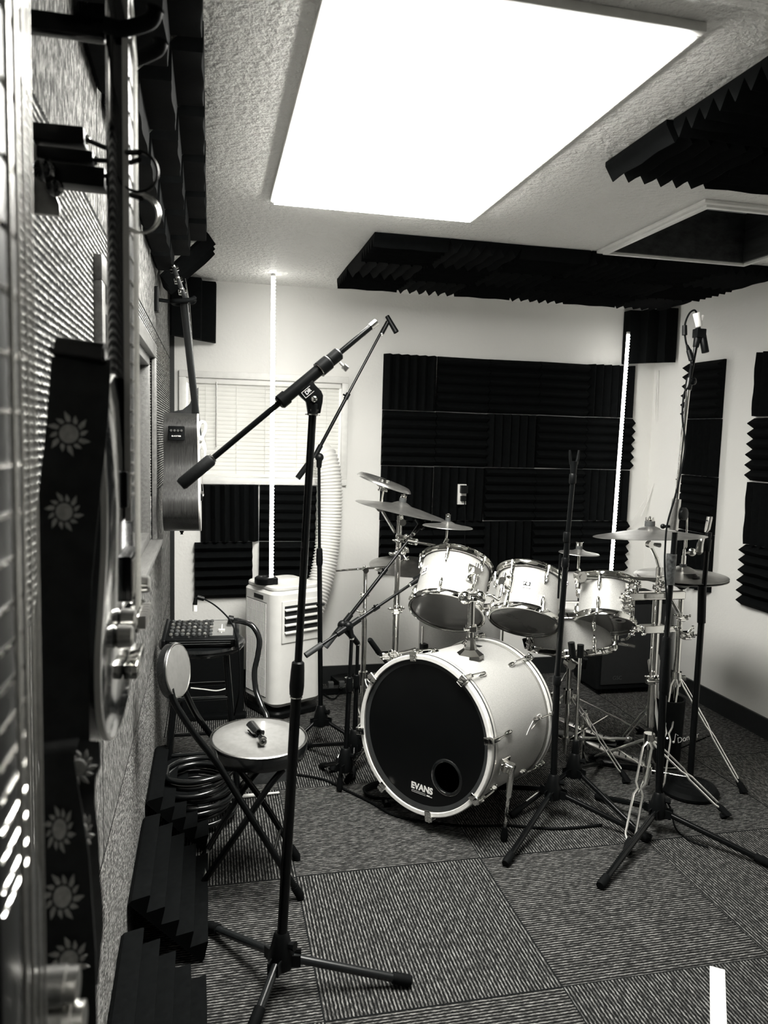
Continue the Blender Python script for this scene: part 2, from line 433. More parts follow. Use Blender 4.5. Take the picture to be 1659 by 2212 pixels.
# --- interior window in the left wall
w = thing('window_2', 'x', 'window', (XL, LY0, LZ0)); del w['label']; del w['category']; w['kind'] = 'structure'
fr = MB()
for (y0, y1, z0, z1) in ((LY0-.04, LY1+.04, LZ1, LZ1+.045), (LY0-.04, LY0, LZ0, LZ1), (LY1, LY1+.04, LZ0, LZ1)):
    fr.box((XL+.004, (y0+y1)/2, (z0+z1)/2), (.022, y1-y0, z1-z0))
for (y0, y1, z0, z1) in ((LY0, LY1, LZ1-.03, LZ1), (LY0, LY1, LZ0, LZ0+.03), (LY0, LY0+.03, LZ0, LZ1), (LY1-.03, LY1, LZ0, LZ1)):
    fr.box((XL-.03, (y0+y1)/2, (z0+z1)/2), (.05, y1-y0, z1-z0))
fr.build('window_frame', M_stained, w, bevel=.003)
sl = MB().box((XL+.012, (LY0+LY1)/2, LZ0-.008), (.045, LY1-LY0+.1, .018)).box((XL+.006, (LY0+LY1)/2, LZ0-.04), (.014, LY1-LY0+.08, .05))
sl.build('window_sill', M_stained, w, bevel=.003)
MB().box((XL-.045, (LY0+LY1)/2, (LZ0+LZ1)/2), (.006, LY1-LY0-.02, LZ1-LZ0-.02)).build('window_glass', M_glass, w)
# the dim room beyond the glass
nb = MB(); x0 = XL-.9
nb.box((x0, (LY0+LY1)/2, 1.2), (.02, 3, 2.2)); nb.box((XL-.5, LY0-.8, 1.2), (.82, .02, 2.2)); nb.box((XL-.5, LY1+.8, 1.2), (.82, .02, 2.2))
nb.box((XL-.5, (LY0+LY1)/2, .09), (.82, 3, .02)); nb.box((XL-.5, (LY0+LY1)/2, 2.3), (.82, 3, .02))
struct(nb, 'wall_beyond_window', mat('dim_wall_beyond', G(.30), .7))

# --- ceiling light panel
PX0, PX1, PY0, PY1 = .205, .895, 1.37, 2.655
L = thing('ceiling_light', 'large bright rectangular light panel with pale frame on the ceiling', 'light', ((PX0+PX1)/2, (PY0+PY1)/2, ZC))
fr = MB()
for x0, x1, y0, y1 in ((PX0-.008, PX1+.014, PY0-.02, PY0), (PX0-.008, PX1+.014, PY1, PY1+.010), (PX0-.012, PX0, PY0, PY1), (PX1, PX1+.014, PY0, PY1)):
    fr.box(((x0+x1)/2, (y0+y1)/2, ZC-.009), (x1-x0, y1-y0, .018))
fr.build('frame', M_whitep, L, bevel=.002)
MB().box(((PX0+PX1)/2, (PY0+PY1)/2, ZC-.014), (PX1-PX0-.004, PY1-PY0-.004, .024)).build('diffuser', M_panel, L)

# --- recessed hatch
H = thing('ceiling_hatch', 'square ceiling hatch with white wooden trim and dark plywood recess', 'hatch', ((HX0+HX1)/2, (HY0+HY1)/2, ZC))
fr = MB()
for k, (o_, d, z_) in enumerate(((.036, .012, .012), (.018, .02, .02))):
    for x0, x1, y0, y1 in ((HX0-o_, HX1+o_, HY0-o_, HY0), (HX0-o_, HX1+o_, HY1, HY1+o_), (HX0-o_, HX0, HY0, HY1), (HX1, HX1+o_, HY0, HY1)):
        fr.box(((x0+x1)/2, (y0+y1)/2, ZC-z_/2), (x1-x0, y1-y0, z_))
fr.build('trim', M_whitep, H, bevel=.002)
bx = MB(); d = .2
for x0, x1, y0, y1 in ((HX0, HX0+.012, HY0, HY1), (HX1-.012, HX1, HY0, HY1), (HX0, HX1, HY0, HY0+.012), (HX0, HX1, HY1-.012, HY1)):
    bx.box(((x0+x1)/2, (y0+y1)/2, ZC+d/2-.01), (x1-x0, y1-y0, d))
bx.box(((HX0+HX1)/2, (HY0+HY1)/2, ZC+d), (HX1-HX0+.03, HY1-HY0+.03, .015))
bx.build('recess_box', M_hatchw, H)

# ------------------------------------------------------------------ acoustic foam
def foam_mesh(T=.302, n=6, base=.012, top=.05, L=None):
    L = L or T; pts = [(-T/2, 0), (T/2, 0)]; p = T/n
    for i in range(n):
        x = T/2-i*p
        pts += [(x, base), (x-p/2+.0016, top-.0009), (x-p/2, top), (x-p/2-.0016, top-.0009)]
    pts.append((-T/2, base))
    m = MB(); N = 9; vs = []; fs = []; K_ = len(pts)
    for j in range(N):
        xx = -L/2+L*j/(N-1)
        for i, (y, z) in enumerate(pts):
            w = .0018*math.sin(xx*40+y*90)*(1 if z > base else 0)
            vs.append((xx, y+w*.6, z+w))
    fs.append(tuple(range(K_-1, -1, -1))); fs.append(tuple((N-1)*K_+i for i in range(K_)))
    for j in range(N-1):
        for i in range(K_):
            l = (i+1) % K_; fs.append((j*K_+i, j*K_+l, (j+1)*K_+l, (j+1)*K_+i))
    return m.add(vs, fs)
foam0 = foam_mesh().build('acoustic_foam_tile', M_foam, ang=30).data
bpy.data.objects.remove(bpy.data.objects['acoustic_foam_tile'])
foamL = foam_mesh(T=.255, L=.44, n=5).build('acoustic_foam_strip', M_foam, ang=30).data
bpy.data.objects.remove(bpy.data.objects['acoustic_foam_strip'])
foamS = foam_mesh(T=.25, n=3, top=.050).build('acoustic_foam_s', M_foam, ang=30).data
bpy.data.objects.remove(bpy.data.objects['acoustic_foam_s'])
foamW = foam_mesh(T=.30, n=3, top=.055).build('acoustic_foam_wide', M_foam, ang=30).data
bpy.data.objects.remove(bpy.data.objects['acoustic_foam_wide'])
def foam(c, nrm, ridge, label, group=None, me=None, jit=.012):
    z = V(nrm).normalized(); x = V(ridge).normalized(); x = (x-z*x.dot(z)).normalized()
    a = random.uniform(-jit, jit); y = z.cross(x); x = x*math.cos(a)+y*math.sin(a); y = z.cross(x)
    o = bpy.data.objects.new('acoustic_foam_tile', me or foam0); COL.objects.link(o)
    o.matrix_world = basis(c, x, y, z); o['label'] = label; o['category'] = 'acoustic foam'
    if group: o['group'] = group
    return o
# back wall grid, 5 columns x 4 rows
rows = ['VHHHV', 'HHVHH', 'VVHHV', 'HHVHH']
rn = ['top', 'second', 'third', 'bottom']; cn = ['far left', 'second', 'middle', 'fourth', 'far right']
for r, row in enumerate(rows):
    for c, ch in enumerate(row):
        x = .927+.1525+.306*c; z = 1.842-.154-.3065*r
        kind = 'vertical' if ch == 'V' else 'horizontal'
        cc = foam((x, YB-.001, z), (0, -1, 0), (0, 0, 1) if ch == 'V' else (1, 0, 0),
             'dark foam tile with %s ridges, %s row, %s column of the back wall block' % (kind, rn[r], cn[c]), 'foam tiles on the back wall')
# under the window
for r, row in enumerate(('VH', 'HH')):
    for c, ch in enumerate(row):
        x = -.045+.1525+.308*c-(.03 if (r and not c) else 0); z = 1.112-.152-.307*r
        foam((x, YB-.001, z), (0, -1, 0), (0, 0, 1) if ch == 'V' else (1, 0, 0),
             'dark foam tile with %s ridges under the window, %s %s' % ('vertical' if ch == 'V' else 'horizontal', ('upper', 'lower')[r], ('left', 'right')[c]), 'foam tiles under the window')
# right wall columns
for r, ch in enumerate('HVHV'):
    foam((XR-.001, 3.655, 1.832-.153-.306*r), (-1, 0, 0), (0, 0, 1) if ch == 'V' else (0, 1, 0),
         'dark foam tile on the right wall near the corner, %s of its column' % ('topmost', 'second from top', 'third from top', 'lowest')[r], 'foam tiles on the right wall')
for r, ch in enumerate('VHVH'):
    foam((XR-.001, 3.10, 1.832-.153-.309*r), (-1, 0, 0), (0, 0, 1) if ch == 'V' else (0, 1, 0),
         'dark foam tile at the right edge of the photo, %s of its column' % ('topmost', 'second from top', 'third from top', 'lowest')[r], 'foam tiles on the right wall')
# corner pieces, set at 45 degrees
q = .5**.5
foam((XR-.1075-.01, YB-.1075-.01, 2.0), (-q, -q, 0), (0, 0, 1), 'dark foam tile across the top of the back right room corner', me=foamW)
foam((XL+.1075+.01, YB-.1075-.01, 2.0), (q, -q, 0), (0, 0, 1), 'dark foam tile across the top of the back left room corner', me=foamW)
# strip along the left wall and ceiling edge
for i in range(10):
    y = .03+.306*i+.15
    foam((XL+.090, y, ZC-.090), (q, 0, -q), (0, 1, 0), 'dark foam tile along the left ceiling corner, %s from the near end' % ('first second third fourth fifth sixth seventh eighth ninth farthest'.split()[i]), 'foam tiles along the left ceiling edge', me=foamS, jit=.02)
foam((XL+.098, 3.27, ZC-.098), (q, 0, -q), (1, 0, 1), 'dark foam tile turned crosswise above the acoustic guitar headstock', me=foamS)
# floor edge of the left wall
for y, w_ in ((2.70, 'farthest, under the chair'), (2.15, 'middle, left of stand foot'), (1.58, 'nearest the bottom edge')):
    foam((XL+.093, y, .093), (q, 0, q), (0, 1, 0), 'dark foam strip along the left wall on the floor, '+w_, 'foam strips along the floor edge', me=foamL, jit=.03)
# ceiling block above the drums: 3 rows x 7 columns
for r in range(3):
    for c in range(7):
        x = .62+.15+.3045*c; y = 2.972+.152+.306*r
        if x > XR-.16: continue
        along = (c+r) % 2 == 1
        foam((x, y, ZC-.001), (0, 0, -1), (0, 1, 0) if along else (1, 0, 0),
             'dark ceiling foam tile above the drum kit, %s row, %s' % (('nearest', 'middle', 'farthest')[r], ('leftmost', 'second from left', 'third from left', 'fourth from left', 'fifth from left', 'sixth from left', 'rightmost')[c]), 'foam tiles on the ceiling above the drums')
for r in range(3):
    for c in range(4):
        x = 1.085+.152+.305*c; y = 2.055-.152-.306*r
        along = (r == 0 and c == 0) or (c+r) % 3 == 2
        foam((x+(.015 if r else 0), y, ZC-.001), (0, 0, -1), (0, 1, 0) if along else (1, 0, 0),
             'dark ceiling foam tile right of the light panel, %s row, %s' % (('farthest', 'middle', 'nearest')[r], ('leftmost', 'second', 'third', 'rightmost')[c]), 'foam tiles on the ceiling right of the light')

# outlet with plug
pO = P(998, 1068, Y=YB-.055)
O = thing('wall_outlet', 'white wall outlet plate with black plugs among the foam tiles', 'outlet', (pO.x, YB-.052, pO.z))
MB().box((pO.x, YB-.048, pO.z), (.05, .02, .115)).build('cover_plate', M_white, O, bevel=.003)
MB().rbox((pO.x+.003, YB-.075, pO.z+.03), (.036, .05, .045), .006).build('black_plug', M_plast, O)
MB().rbox((pO.x+.003, YB-.07, pO.z-.022), (.03, .03, .03), .006).build('black_plug', M_plast, O)
mb = MB().tube(smooth([(pO.x+.006, YB-.085, pO.z-.03), P(1005, 1130, Y=4.06), P(1004, 1170, Y=4.06), P(1008, 1200, Y=4.07), P(1012, 1300, Y=4.08), P(1015, 1400, Y=4.08)], 5), .0032, 6)
solo(mb, 'hanging_cord', M_rub, 'thin black power cord hanging from the wall outlet plug', 'cord')
# hanging wires in the right corner
for k, pts in enumerate((((1421, 800), (1420, 900), (1427, 1000), (1410, 1050), (1365, 1125)), ((1424, 800), (1424, 900), (1428, 1000), (1400, 1080), (1385, 1115)), ((1419, 800), (1416, 900), (1424, 980), (1418, 1040), (1390, 1095)))):
    mb = MB().tube(smooth([P(x, y, Y=4.10+.01*k) for x, y in pts], 6), .0022, 6)
    solo(mb, 'thin_wire', M_white, 'thin white wire hanging in the back right corner, ' + ('left strand crossing over', 'right strand', 'shortest strand')[k], 'wire', 'wires in the right corner')
# paper strip on the carpet
p = [P(1534, 2089, Z=.002), P(1565, 2095, Z=.002), P(1572, 2225, Z=.002), P(1535, 2225, Z=.002)]
d_ = (p[3]-p[0])
c0 = (p[0]+p[1])/2; c1 = c0 + d_.normalized()*.42; wv = V((-(c1-c0).normalized().y, (c1-c0).normalized().x, 0))*.0185
mb = MB().ribbon([c0, c1], [wv, wv], .004)
solo(mb, 'white_strip', M_strpw, 'flat white strip lying on the carpet at the bottom right', 'strip')
# ------------------------------------------------------------------ drums
def lug(parent, o, ax, out, s=1.0, rod=None):
    """teardrop chrome lug lying along ax, standing off along out; rod = end point of its tension rod"""
    x = ax.cross(out).normalized(); M = basis(o, x, ax, out)
    mb = MB(); n = 12; prof = []
    for j in range(9):
        t = j/8; w = (.0095*math.sin(PI*min(1, t*.9+.12))**.6)*s; prof.append((w, (-.03+.055*t)*s, (.016*math.sin(PI*min(1, t*.95+.05))**.7)*s))
    vs = []; fs = []
    for (w, l, h) in prof:
        for k in range(n):
            a = PI*k/(n-1); vs.append(M @ V((w*math.cos(a), l, h*math.sin(a))))
    for j in range(8):
        for k in range(n-1): fs.append((j*n+k, j*n+k+1, (j+1)*n+k+1, (j+1)*n+k))
    fs += [tuple(range(n)), tuple(8*n+k for k in range(n))]; mb.add(vs, fs)
    l = mb.build('lug', M_chrome, parent)
    if rod is not None: 
        a = o+out*.010*s
        MB().tube([a+ax*.015*s, rod], .0028, 6).tube([rod-ax*.004, rod+ax*.010], .0055, 6).build('tension_rod', M_chrome, l)
    return l
def drum(name, label, T, n, R, L, nl=6, cat='drum', shell=None, group=None, hoop=.026, a0=.3, bottom=None, top=None, facing=None):
    """T = centre of the top hoop, n = direction the top faces"""
    n = V(n).normalized(); T = V(T); B = T-n*L
    x, y, z = frame(n, facing or (0, -1, 0))
    t = thing(name, label, cat, B, group)
    Rs = R-.012
    MB().lathe([(Rs-.006, -.018), (Rs, -.018), (Rs, -L+.018), (Rs-.006, -L+.018)], T, n, 48).build('shell', shell or M_shell, t)
    for nm, c, s_ in (('rim', T, 1), ('rim', B, -1)):
        MB().lathe([(R-.006, -.022*s_), (R-.002, -.022*s_), (R, -.018*s_), (R-.003, -.012*s_), (R-.003, 0), (R+.003, .003*s_), (R-.001, .005*s_), (R-.007, .003*s_), (R-.007, -.02*s_)], c, n, 56, caps=False).build(nm, M_chrome, t, ang=50)
    MB().lathe([(1e-5, -.004), (R-.010, -.004), (R-.007, -.010)], T, n, 48, caps=False).build('batter_head', top or M_batter, t)
    MB().lathe([(1e-5, .004), (R-.010, .004), (R-.007, .010)], B, n, 48, caps=False).build('bottom_head', bottom or M_clearh, t)
    for i in range(nl):
        a = a0+2*PI*i/nl; out = x*math.cos(a)+y*math.sin(a)
        lug(t, T+out*Rs-n*.055, -n, out, 1, T+out*(R+.004)-n*.008)
        lug(t, B+out*Rs+n*.055, n, out, 1, B+out*(R+.004)+n*.008)
    return t, (x, y, n, T, B)
def badge(t, o, x, y, w=.032, h=.036):
    z = x.cross(y).normalized(); M = basis(o, x, y, z)
    b = MB().prism([(-w/2, -h/2), (w/2, -h/2), (w/2, h/2), (-w/2, h/2)], M, .0016).build('badge', M_white, t)
    e_ = MB().prism([(-w/2+.002, -.009), (w/2-.002, -.009), (w/2-.002, .007), (-w/2+.002, .007)], M, .0012, .0012)
    e_.build('emblem', M_dark, b)
    MB().lathe([(.0030, 0), (.0062, 0), (.0062, .0006), (.0030, .0006)], M @ V((.004, -.001, .0024)), z, 20).prism([(-.012, -.006), (-.009, -.006), (-.004, .004), (-.012, .004)], M, .0006, .0024).build('emblem_mark', M_white, b)
    return b

# bass drum: front hoop centre C0, axis n0 pointing towards its front
C0 = V((.732, 2.512, .338)); N0 = V((-.775, -.628, .055)).normalized(); RB = .283; LB = .47
x0, y0, z0 = frame(N0, (0, 0, 1))            # y0 is up within the head, x0 sideways
BD = thing('bass_drum', 'large silver bass drum lying on its side with black front head', 'drum', (C0.x+.15, C0.y+.15, 0))
C1 = C0-N0*LB
MB().lathe([(RB-.018, -.03), (RB-.010, -.03), (RB-.010, -LB+.03), (RB-.018, -LB+.03)], C0, N0, 72, caps=False).build('shell', M_shell, BD)
for c, s_ in ((C0, 1), (C1, -1)):
    MB().lathe([(RB-.016, -.040*s_), (RB-.002, -.040*s_), (RB, -.037*s_), (RB, -.003*s_), (RB-.003, 0), (RB-.015, 0), (RB-.017, -.004*s_)], c, N0, 72, caps=False).build('hoop', M_hoopw, BD)
    MB().lathe([(RB+.0005, -.0175*s_), (RB+.001, -.0215*s_), (RB+.0005, -.0255*s_)], c, N0, 72, caps=False).build('hoop_inlay', M_greyp, BD)
    MB().lathe([(RB-.009, -.0455*s_), (RB-.003, -.0455*s_), (RB-.003, -.0415*s_), (RB-.009, -.0415*s_)], c, N0, 72, caps=False).build('head_ring', M_steel, BD)
hd = MB().lathe([(.056, -.015), (RB-.03, -.015), (RB-.018, -.022), (RB-.016, -.03)], C0, N0, 72, caps=False)
# port hole: the head is a disc with its sound hole low on the right
hd = MB(); pc = (-.105 if x0.x < 0 else .105, -.125); n = 96; vo = []; vi = []
for k in range(n):
    a = 2*PI*k/n; vo.append((RB-.017)*V((math.cos(a), math.sin(a), 0))); vi.append(V((pc[0]+.055*math.cos(a), pc[1]+.055*math.sin(a), 0)))
M0 = basis(C0-N0*.016, x0, y0, z0)
hd.add([M0 @ v for v in vo+vi], [(k, (k+1) % n, n+(k+1) % n, n+k) for k in range(n)])
HD = hd.build('front_head', M_head, BD)
MB().lathe([(RB-.034, -.0150), (RB-.018, -.0150), (RB-.017, -.013), (RB-.034, -.0138)], C0, N0, 72, caps=False).build('head_collar', mat('matte_grey_collar', K(.03), .6), HD)
pcw = M0 @ V((*pc, 0))
MB().lathe([(.052, -.006), (.052, .0015), (.0545, .0035), (.062, .0025), (.064, .0005)], pcw, N0, 48, caps=False).build('port_ring', M_blkgloss, HD)
MB().lathe([(RB-.02, -.034), (RB-.02, -LB+.05), (1e-5, -LB+.05)], C0, N0, 48, caps=False).build('shell_shade_liner', M_dark, BD)  # added dark liner, paints the shade seen through the port
tx = x0 if x0.x > 0 else -x0
tp = P(911, 1703, Y=2.42)
# find the print spot on the head plane
d_ = (tp-CAM).normalized(); t_ = (C0-N0*.0145-CAM).dot(N0)/d_.dot(N0); tp = CAM+d_*t_
ty = N0.cross(tx).normalized()
text_part('maker_name', 'EVANS', .031, tp, tx, ty, M_label, HD, bold=.0012)
d2 = tp-ty*.018; Mx = basis(d2+N0*.0004, tx, ty, N0)
mb = MB().prism([(-.042, -.0035), (.018, -.0035), (.020, -.0028), (-.042, -.0028)], Mx, .0005).prism([(-.042, .0018), (.018, .0018), (.018, .0024), (-.042, .0024)], Mx, .0005).prism([(-.042, -.0035), (-.0414, -.0035), (-.0414, .0024), (-.042, .0024)], Mx, .0005)
mb.prism([(.023, -.003), (.036, -.003), (.036, .0015), (.023, .0015)], Mx, .0005).prism([(.037, -.003), (.046, -.003), (.046, -.001), (.037, -.001)], Mx, .0005)
mb.build('printed_lines', M_label, HD)
def claw(c, s_, a):
    out = x0*math.cos(a)+y0*math.sin(a)
    o = c+out*RB; ax = -N0*s_
    sd = ax.cross(out).normalized(); M = Matrix((sd, -ax, out)).transposed()
    mb = MB().rbox(o-ax*.004+out*.004, (.030, .012, .020), .005, M).rbox(o-ax*.007-out*.010, (.026, .005, .026), .002, M)
    mb.rbox(o+ax*.022+out*.006, (.017, .048, .010), .004, M)
    cl = mb.build('claw_hook', M_chrome, BD, bevel=.001)
    lo = c+out*(RB-.010)+ax*.125
    MB().tube([o+ax*.012+out*.012, lo-ax*.012+out*.014], .0035, 8).tube([o-ax*.004+out*.012, o+ax*.028+out*.0125], .0065, 8).build('tension_rod', M_chrome, cl)
    lug(BD, lo, -ax, out, .95)
for i in range(8):
    claw(C0, 1, math.radians(11+45*i)); claw(C1, -1, math.radians(11+45*i))
# spurs
def spur(out_deg, foot, along):
    a = math.radians(out_deg); out = x0*math.cos(a)+y0*math.sin(a); o = C0-N0*along+out*(RB-.008)
    sd = N0.cross(out).normalized(); M = Matrix((N0, sd, out)).transposed(); foot = V(foot)
    s_ = MB().rbox(o+out*.004, (.055, .062, .010), .006, M).rbox(o+out*.024, (.036, .034, .034), .008, M).tube([o+out*.02-N0*.03, o+out*.02+N0*.03], .011, 12).build('spur_bracket', M_chrome, BD)
    top = o+out*.034
    MB().tube([top+(top-foot).normalized()*.02, top+(foot-top)*.38], [.0115, .010], 10).tube([top+(foot-top)*.30, foot+V((0, 0, .03))], .0058, 8).build('spur_leg', M_chrome, s_)
    MB().tube([foot+(top-foot).normalized()*.05, foot+(top-foot).normalized()*.02, foot+V((0, 0, .002))], [.008, .014, .012], 12).build('rubber_foot', M_rub, s_)
sx = 1 if x0.x > 0 else -1
spur(0 - 12 if sx > 0 else 192, P(1088, 1815, Z=.004), .11)
spur(180 + 14 if sx > 0 else -14, P(748, 1690, Z=.004), .14)
# badge on top of the shell
a = math.radians(88); out = x0*math.cos(a)+y0*math.sin(a); o = C0-N0*.33+out*(RB-.0095)
MB().lathe([(.020, 0), (.020, .0012), (.0001, .0012)], o, out, 4).build('badge', M_dark, BD)
# tom mount: flared plate, post, two angled arms
a = math.radians(78 if sx > 0 else 102); out = x0*math.cos(a)+y0*math.sin(a); mo = C0-N0*.20+out*(RB-.012)
up = V((0, 0, 1)); Mz = Matrix((tx, (-N0).cross(tx).cross(tx).normalized()*-1 if False else up.cross(tx).normalized(), up)).transposed()
fl = MB(); vs = []; rings = [(.052, 0.0), (.050, .012), (.026, .030), (.018, .055), (.0165, .075)]
Z0_ = mo.z-.004
for r, h in rings:
    for k in range(8):
        aa = PI/8+2*PI*k/8; vs.append(V((mo.x, mo.y, Z0_+h))+V((math.cos(aa)*r, math.sin(aa)*r, 0)))
fs = [tuple(range(7, -1, -1)), tuple(range(32, 40))]
for j in range(4):
    for k in range(8): fs.append((j*8+k, j*8+(k+1) % 8, (j+1)*8+(k+1) % 8, (j+1)*8+k))
fl.add(vs, fs)
TM = fl.build('tom_mount', M_chrome, BD, ang=20)
pt = V((mo.x, mo.y, Z0_+.075)); ph = P(1003, 1298, Y=mo.y).z
MB().tube([pt, V((pt.x, pt.y, ph))], .0135, 14).build('post', M_chrome, TM)
MB().tube([V((pt.x, pt.y, pt.z+.02)), V((pt.x, pt.y, pt.z+.045))], .020, 16).tube([V((pt.x-.03, pt.y-.012, pt.z+.032)), V((pt.x+.03, pt.y-.012, pt.z+.032))], .006, 8).rbox((pt.x, pt.y-.022, pt.z+.033), (.030, .012, .022), .004).build('memory_clamp', M_chrome, TM)
head = V((pt.x, pt.y, ph))
MB().sph(head+V((-.028, 0, .012)), .024, 16).sph(head+V((.03, 0, .012)), .024, 16).tube([head+V((-.035, 0, .01)), head+V((.035, 0, .01))], .017, 12).tube([head+V((0, -.03, .012)), head+V((0, .03, .012))], .007, 8).build('ball_clamp', M_chrome, TM)

# pale scratch on the shell, found where the sight lines meet the shell
def on_shell(px, py):
    d = P(px, py, Y=1)-CAM; d.normalize(); w_ = CAM-C0; dn = d-N0*d.dot(N0); wn = w_-N0*w_.dot(N0)
    a_, b_, c_ = dn.dot(dn), 2*dn.dot(wn), wn.dot(wn)-(RB-.0095)**2; q_ = b_*b_-4*a_*c_
    return CAM+d*((-b_-math.sqrt(max(q_, 0)))/(2*a_))
MB().tube(smooth([on_shell(*p_) for p_ in ((1137, 1588), (1145, 1570), (1156, 1551), (1165, 1543), (1169, 1545), (1167, 1553), (1158, 1563), (1148, 1575))], 4), .0012, 6).build('scratch', M_label, BD)
# toms
TA, nA = V((1.0, 2.99, .862)), V((.345, .56, .75))
TB, nB = V((1.255, 2.815, .843)), V((.33, .49, .80))
TC, nC = V((1.555, 2.745, .824)), V((.27, .46, .84))
tA, fA = drum('rack_tom', 'left and largest of the three silver rack toms above the bass drum', TA, nA, .152, .225, 6, group='rack toms', a0=.84)
tB, fB = drum('rack_tom', 'middle silver rack tom with square badge above the bass drum', TB, nB, .137, .20, 6, group='rack toms', a0=.47)
tC, fC = drum('rack_tom', 'right and smallest silver rack tom beside the black straight mic stand', TC, nC, .118, .175, 5, group='rack toms', a0=.70)
for t, f, R, adeg, hh in ((tA, fA, .14, 8, .10), (tB, fB, .125, 56, .095)):
    x, y, n, T, B = f; d = x*math.cos(math.radians(adeg))+y*math.sin(math.radians(adeg))
    o = T-n*hh+d*(R+.0005); badge(t, o, n.cross(d).normalized()*(1 if n.cross(d).x > 0 else -1), n)
# small round maker print on the bottom head of the right tom
x, y, n, T, B = fC
o = B-n*.0006-y*.0+n*.0035
pr_ = V((.035, -.055, 0)); 
uu = V((1, 0, 0)); uu = (uu-n*uu.dot(n)).normalized(); vv = n.cross(uu)
oo = B+uu*.02-vv*(.07 if vv.y > 0 else -.07)+n*.0025
MB().lathe([(.012, 0), (.026, 0), (.026, -.0006), (.012, -.0006)], oo, n, 32, caps=False).build('round_print', mat('pale_ring_print', G(.35), .5), tC)
# arms from the ball clamp to the tom shells (parts of the toms, they slide out of the clamp)
def arm(t, f, R, hint, h0, drop=.10):
    x, y, n, T, B = f; d = (V(hint)-T); d = (d-n*d.dot(n)).normalized(); s_ = T-n*drop+d*R
    M = Matrix((n.cross(d), n, d)).transposed()
    br = MB().rbox(s_+d*.004, (.05, .075, .010), .006, M).rbox(s_+d*.022, (.034, .034, .034), .006, M).tube([s_+d*.03+n*.035, s_+d*.03-n*.045], .0085, 10).build('mount_bracket', M_chrome, t)
    e = s_+d*.03-n*.045
    MB().tube(smooth([s_+d*.03+n*.03, e, e-n*.03+(V(h0)-e)*.10, e+(V(h0)-e)*.6, V(h0)], 5), .0062, 10).build('l_rod', M_chrome, br)
arm(tA, fA, .14, head+V((.12, -.25, .1)), head+V((-.03, .01, .012)))
arm(tB, fB, .125, head+V((-.05, .0, .1)), head+V((.035, .01, .012)))

# snare drum behind the right toms
SN, fS = drum('snare_drum', 'silver snare drum low behind the middle and right toms', (1.455, 2.87, .70), (-.03, .10, 1), .182, .165, 8, a0=.1, bottom=M_batter)
x, y, n, T, B = fS
out = (x*.8-y*.0).normalized(); out = V((.85, -.5, 0)).normalized(); o = T-n*.08+out*.172
MB().rbox(o+out*.012, (.03, .02, .07), .005, Matrix((out.cross(n), out, n)).transposed()).tube(smooth([o+out*.02+n*.03, o+out*.055+n*.025, o+out*.062-n*.02, o+out*.03-n*.035], 5), .005, 8).tube([o+out*.02-n*.05, o+out*.085-n*.055], .007, 8).build('snare_strainer', M_chrome, SN)
# floor tom at the left, mostly hidden behind the bass drum
FT, fF = drum('floor_tom', 'silver floor tom standing behind the bass drum on the left', (1.17, 3.42, .63), (.02, .05, 1), .205, .36, 8, a0=.5)
x, y, n, T, B = fF
for a in (200, 320, 80):
    out = V((math.cos(math.radians(a)), math.sin(math.radians(a)), 0)); o = T-n*.22+out*.195
    br = MB().rbox(o+out*.012, (.038, .028, .055), .006, Matrix((out.cross(V((0, 0, 1))), out, V((0, 0, 1)))).transposed()).build('leg_bracket', M_plast, FT)
    MB().tube([V((o.x, o.y, .52))+out*.02, V((o.x, o.y, .12))+out*.02, V((o.x, o.y, .02))+out*.05], .0055, 8).build('leg', M_chrome, br)

# ------------------------------------------------------------------ cymbals and hardware
def cymbal(name, label, c, n, R, bell=None, group='cymbals', china=False, top=None, cat='cymbal', org=None):
    bell = bell or R*.21; c = V(c); n = V(n).normalized(); h = R*.13
    x, y, z = frame(n)
    prof = [(.004, h+bell*.32), (bell*.5, h+bell*.27), (bell*.85, h+bell*.10), (bell, h*.99), (bell*1.15, h*.93), (R*.5, h*.68), (R*.8, h*.28), (R*.97, .002), (R, 0)]
    if china: prof = prof[:6]+[(R*.78, h*.2), (R*.9, .0), (R*.96, .006), (R, .014)]
    full = prof+[(r, z_-.0012) for r, z_ in reversed(prof)]
    me = MB().lathe(full, (0, 0, 0), (0, 0, 1), 64, caps=False)
    ob = me.build(name, M_cym, None, V((0, 0, 0)), 60)
    ob.matrix_world = basis(c, x, y, z); ob['label'] = label; ob['category'] = cat; ob['group'] = group; ORG[ob.name] = c
    return ob
CY = {}
CY[1] = cymbal('cymbal', 'topmost small tilted cymbal at the left, seen from below', (.755, 3.29, 1.190), (-.30, .10, -.93), .127, .05, china=True)
CY[2] = cymbal('cymbal', 'wide thin cymbal just under the topmost tilted one on the left', (.808, 3.203, 1.068), (.193, -.031, .981), .2)
CY[3] = cymbal('cymbal', 'small splash cymbal above the left rack tom', (.941, 2.944, 1.028), (.05, 0, 1), .102, .03)
CY[4] = cymbal('cymbal', 'dull low cymbal at the left behind the tall chrome stand', (.90, 3.40, .79), (.02, -.12, .99), .18)
CY[6] = cymbal('cymbal', 'wide crash cymbal high on the right crossing the tall boom stand', (1.613, 2.564, 1.035), (-.026, .07, .997), .205)
CY[7] = cymbal('hi_hat_cymbal', 'upper hi-hat cymbal on the right with dark printed logo', (1.9, 2.76, .846), (-.02, -.01, 1), .178, .05, group='hi-hat pair')
lo_ = cymbal('hi_hat_cymbal', 'lower hi-hat cymbal turned upward under the printed one', (1.9, 2.76, .836), (.02, .01, -1), .178, .05, group='hi-hat pair')
CY[8] = cymbal('cymbal', 'tiny splash cymbal beside the black straight mic stand', (1.44, 2.778, .940), (.04, 0, 1), .08, .025)
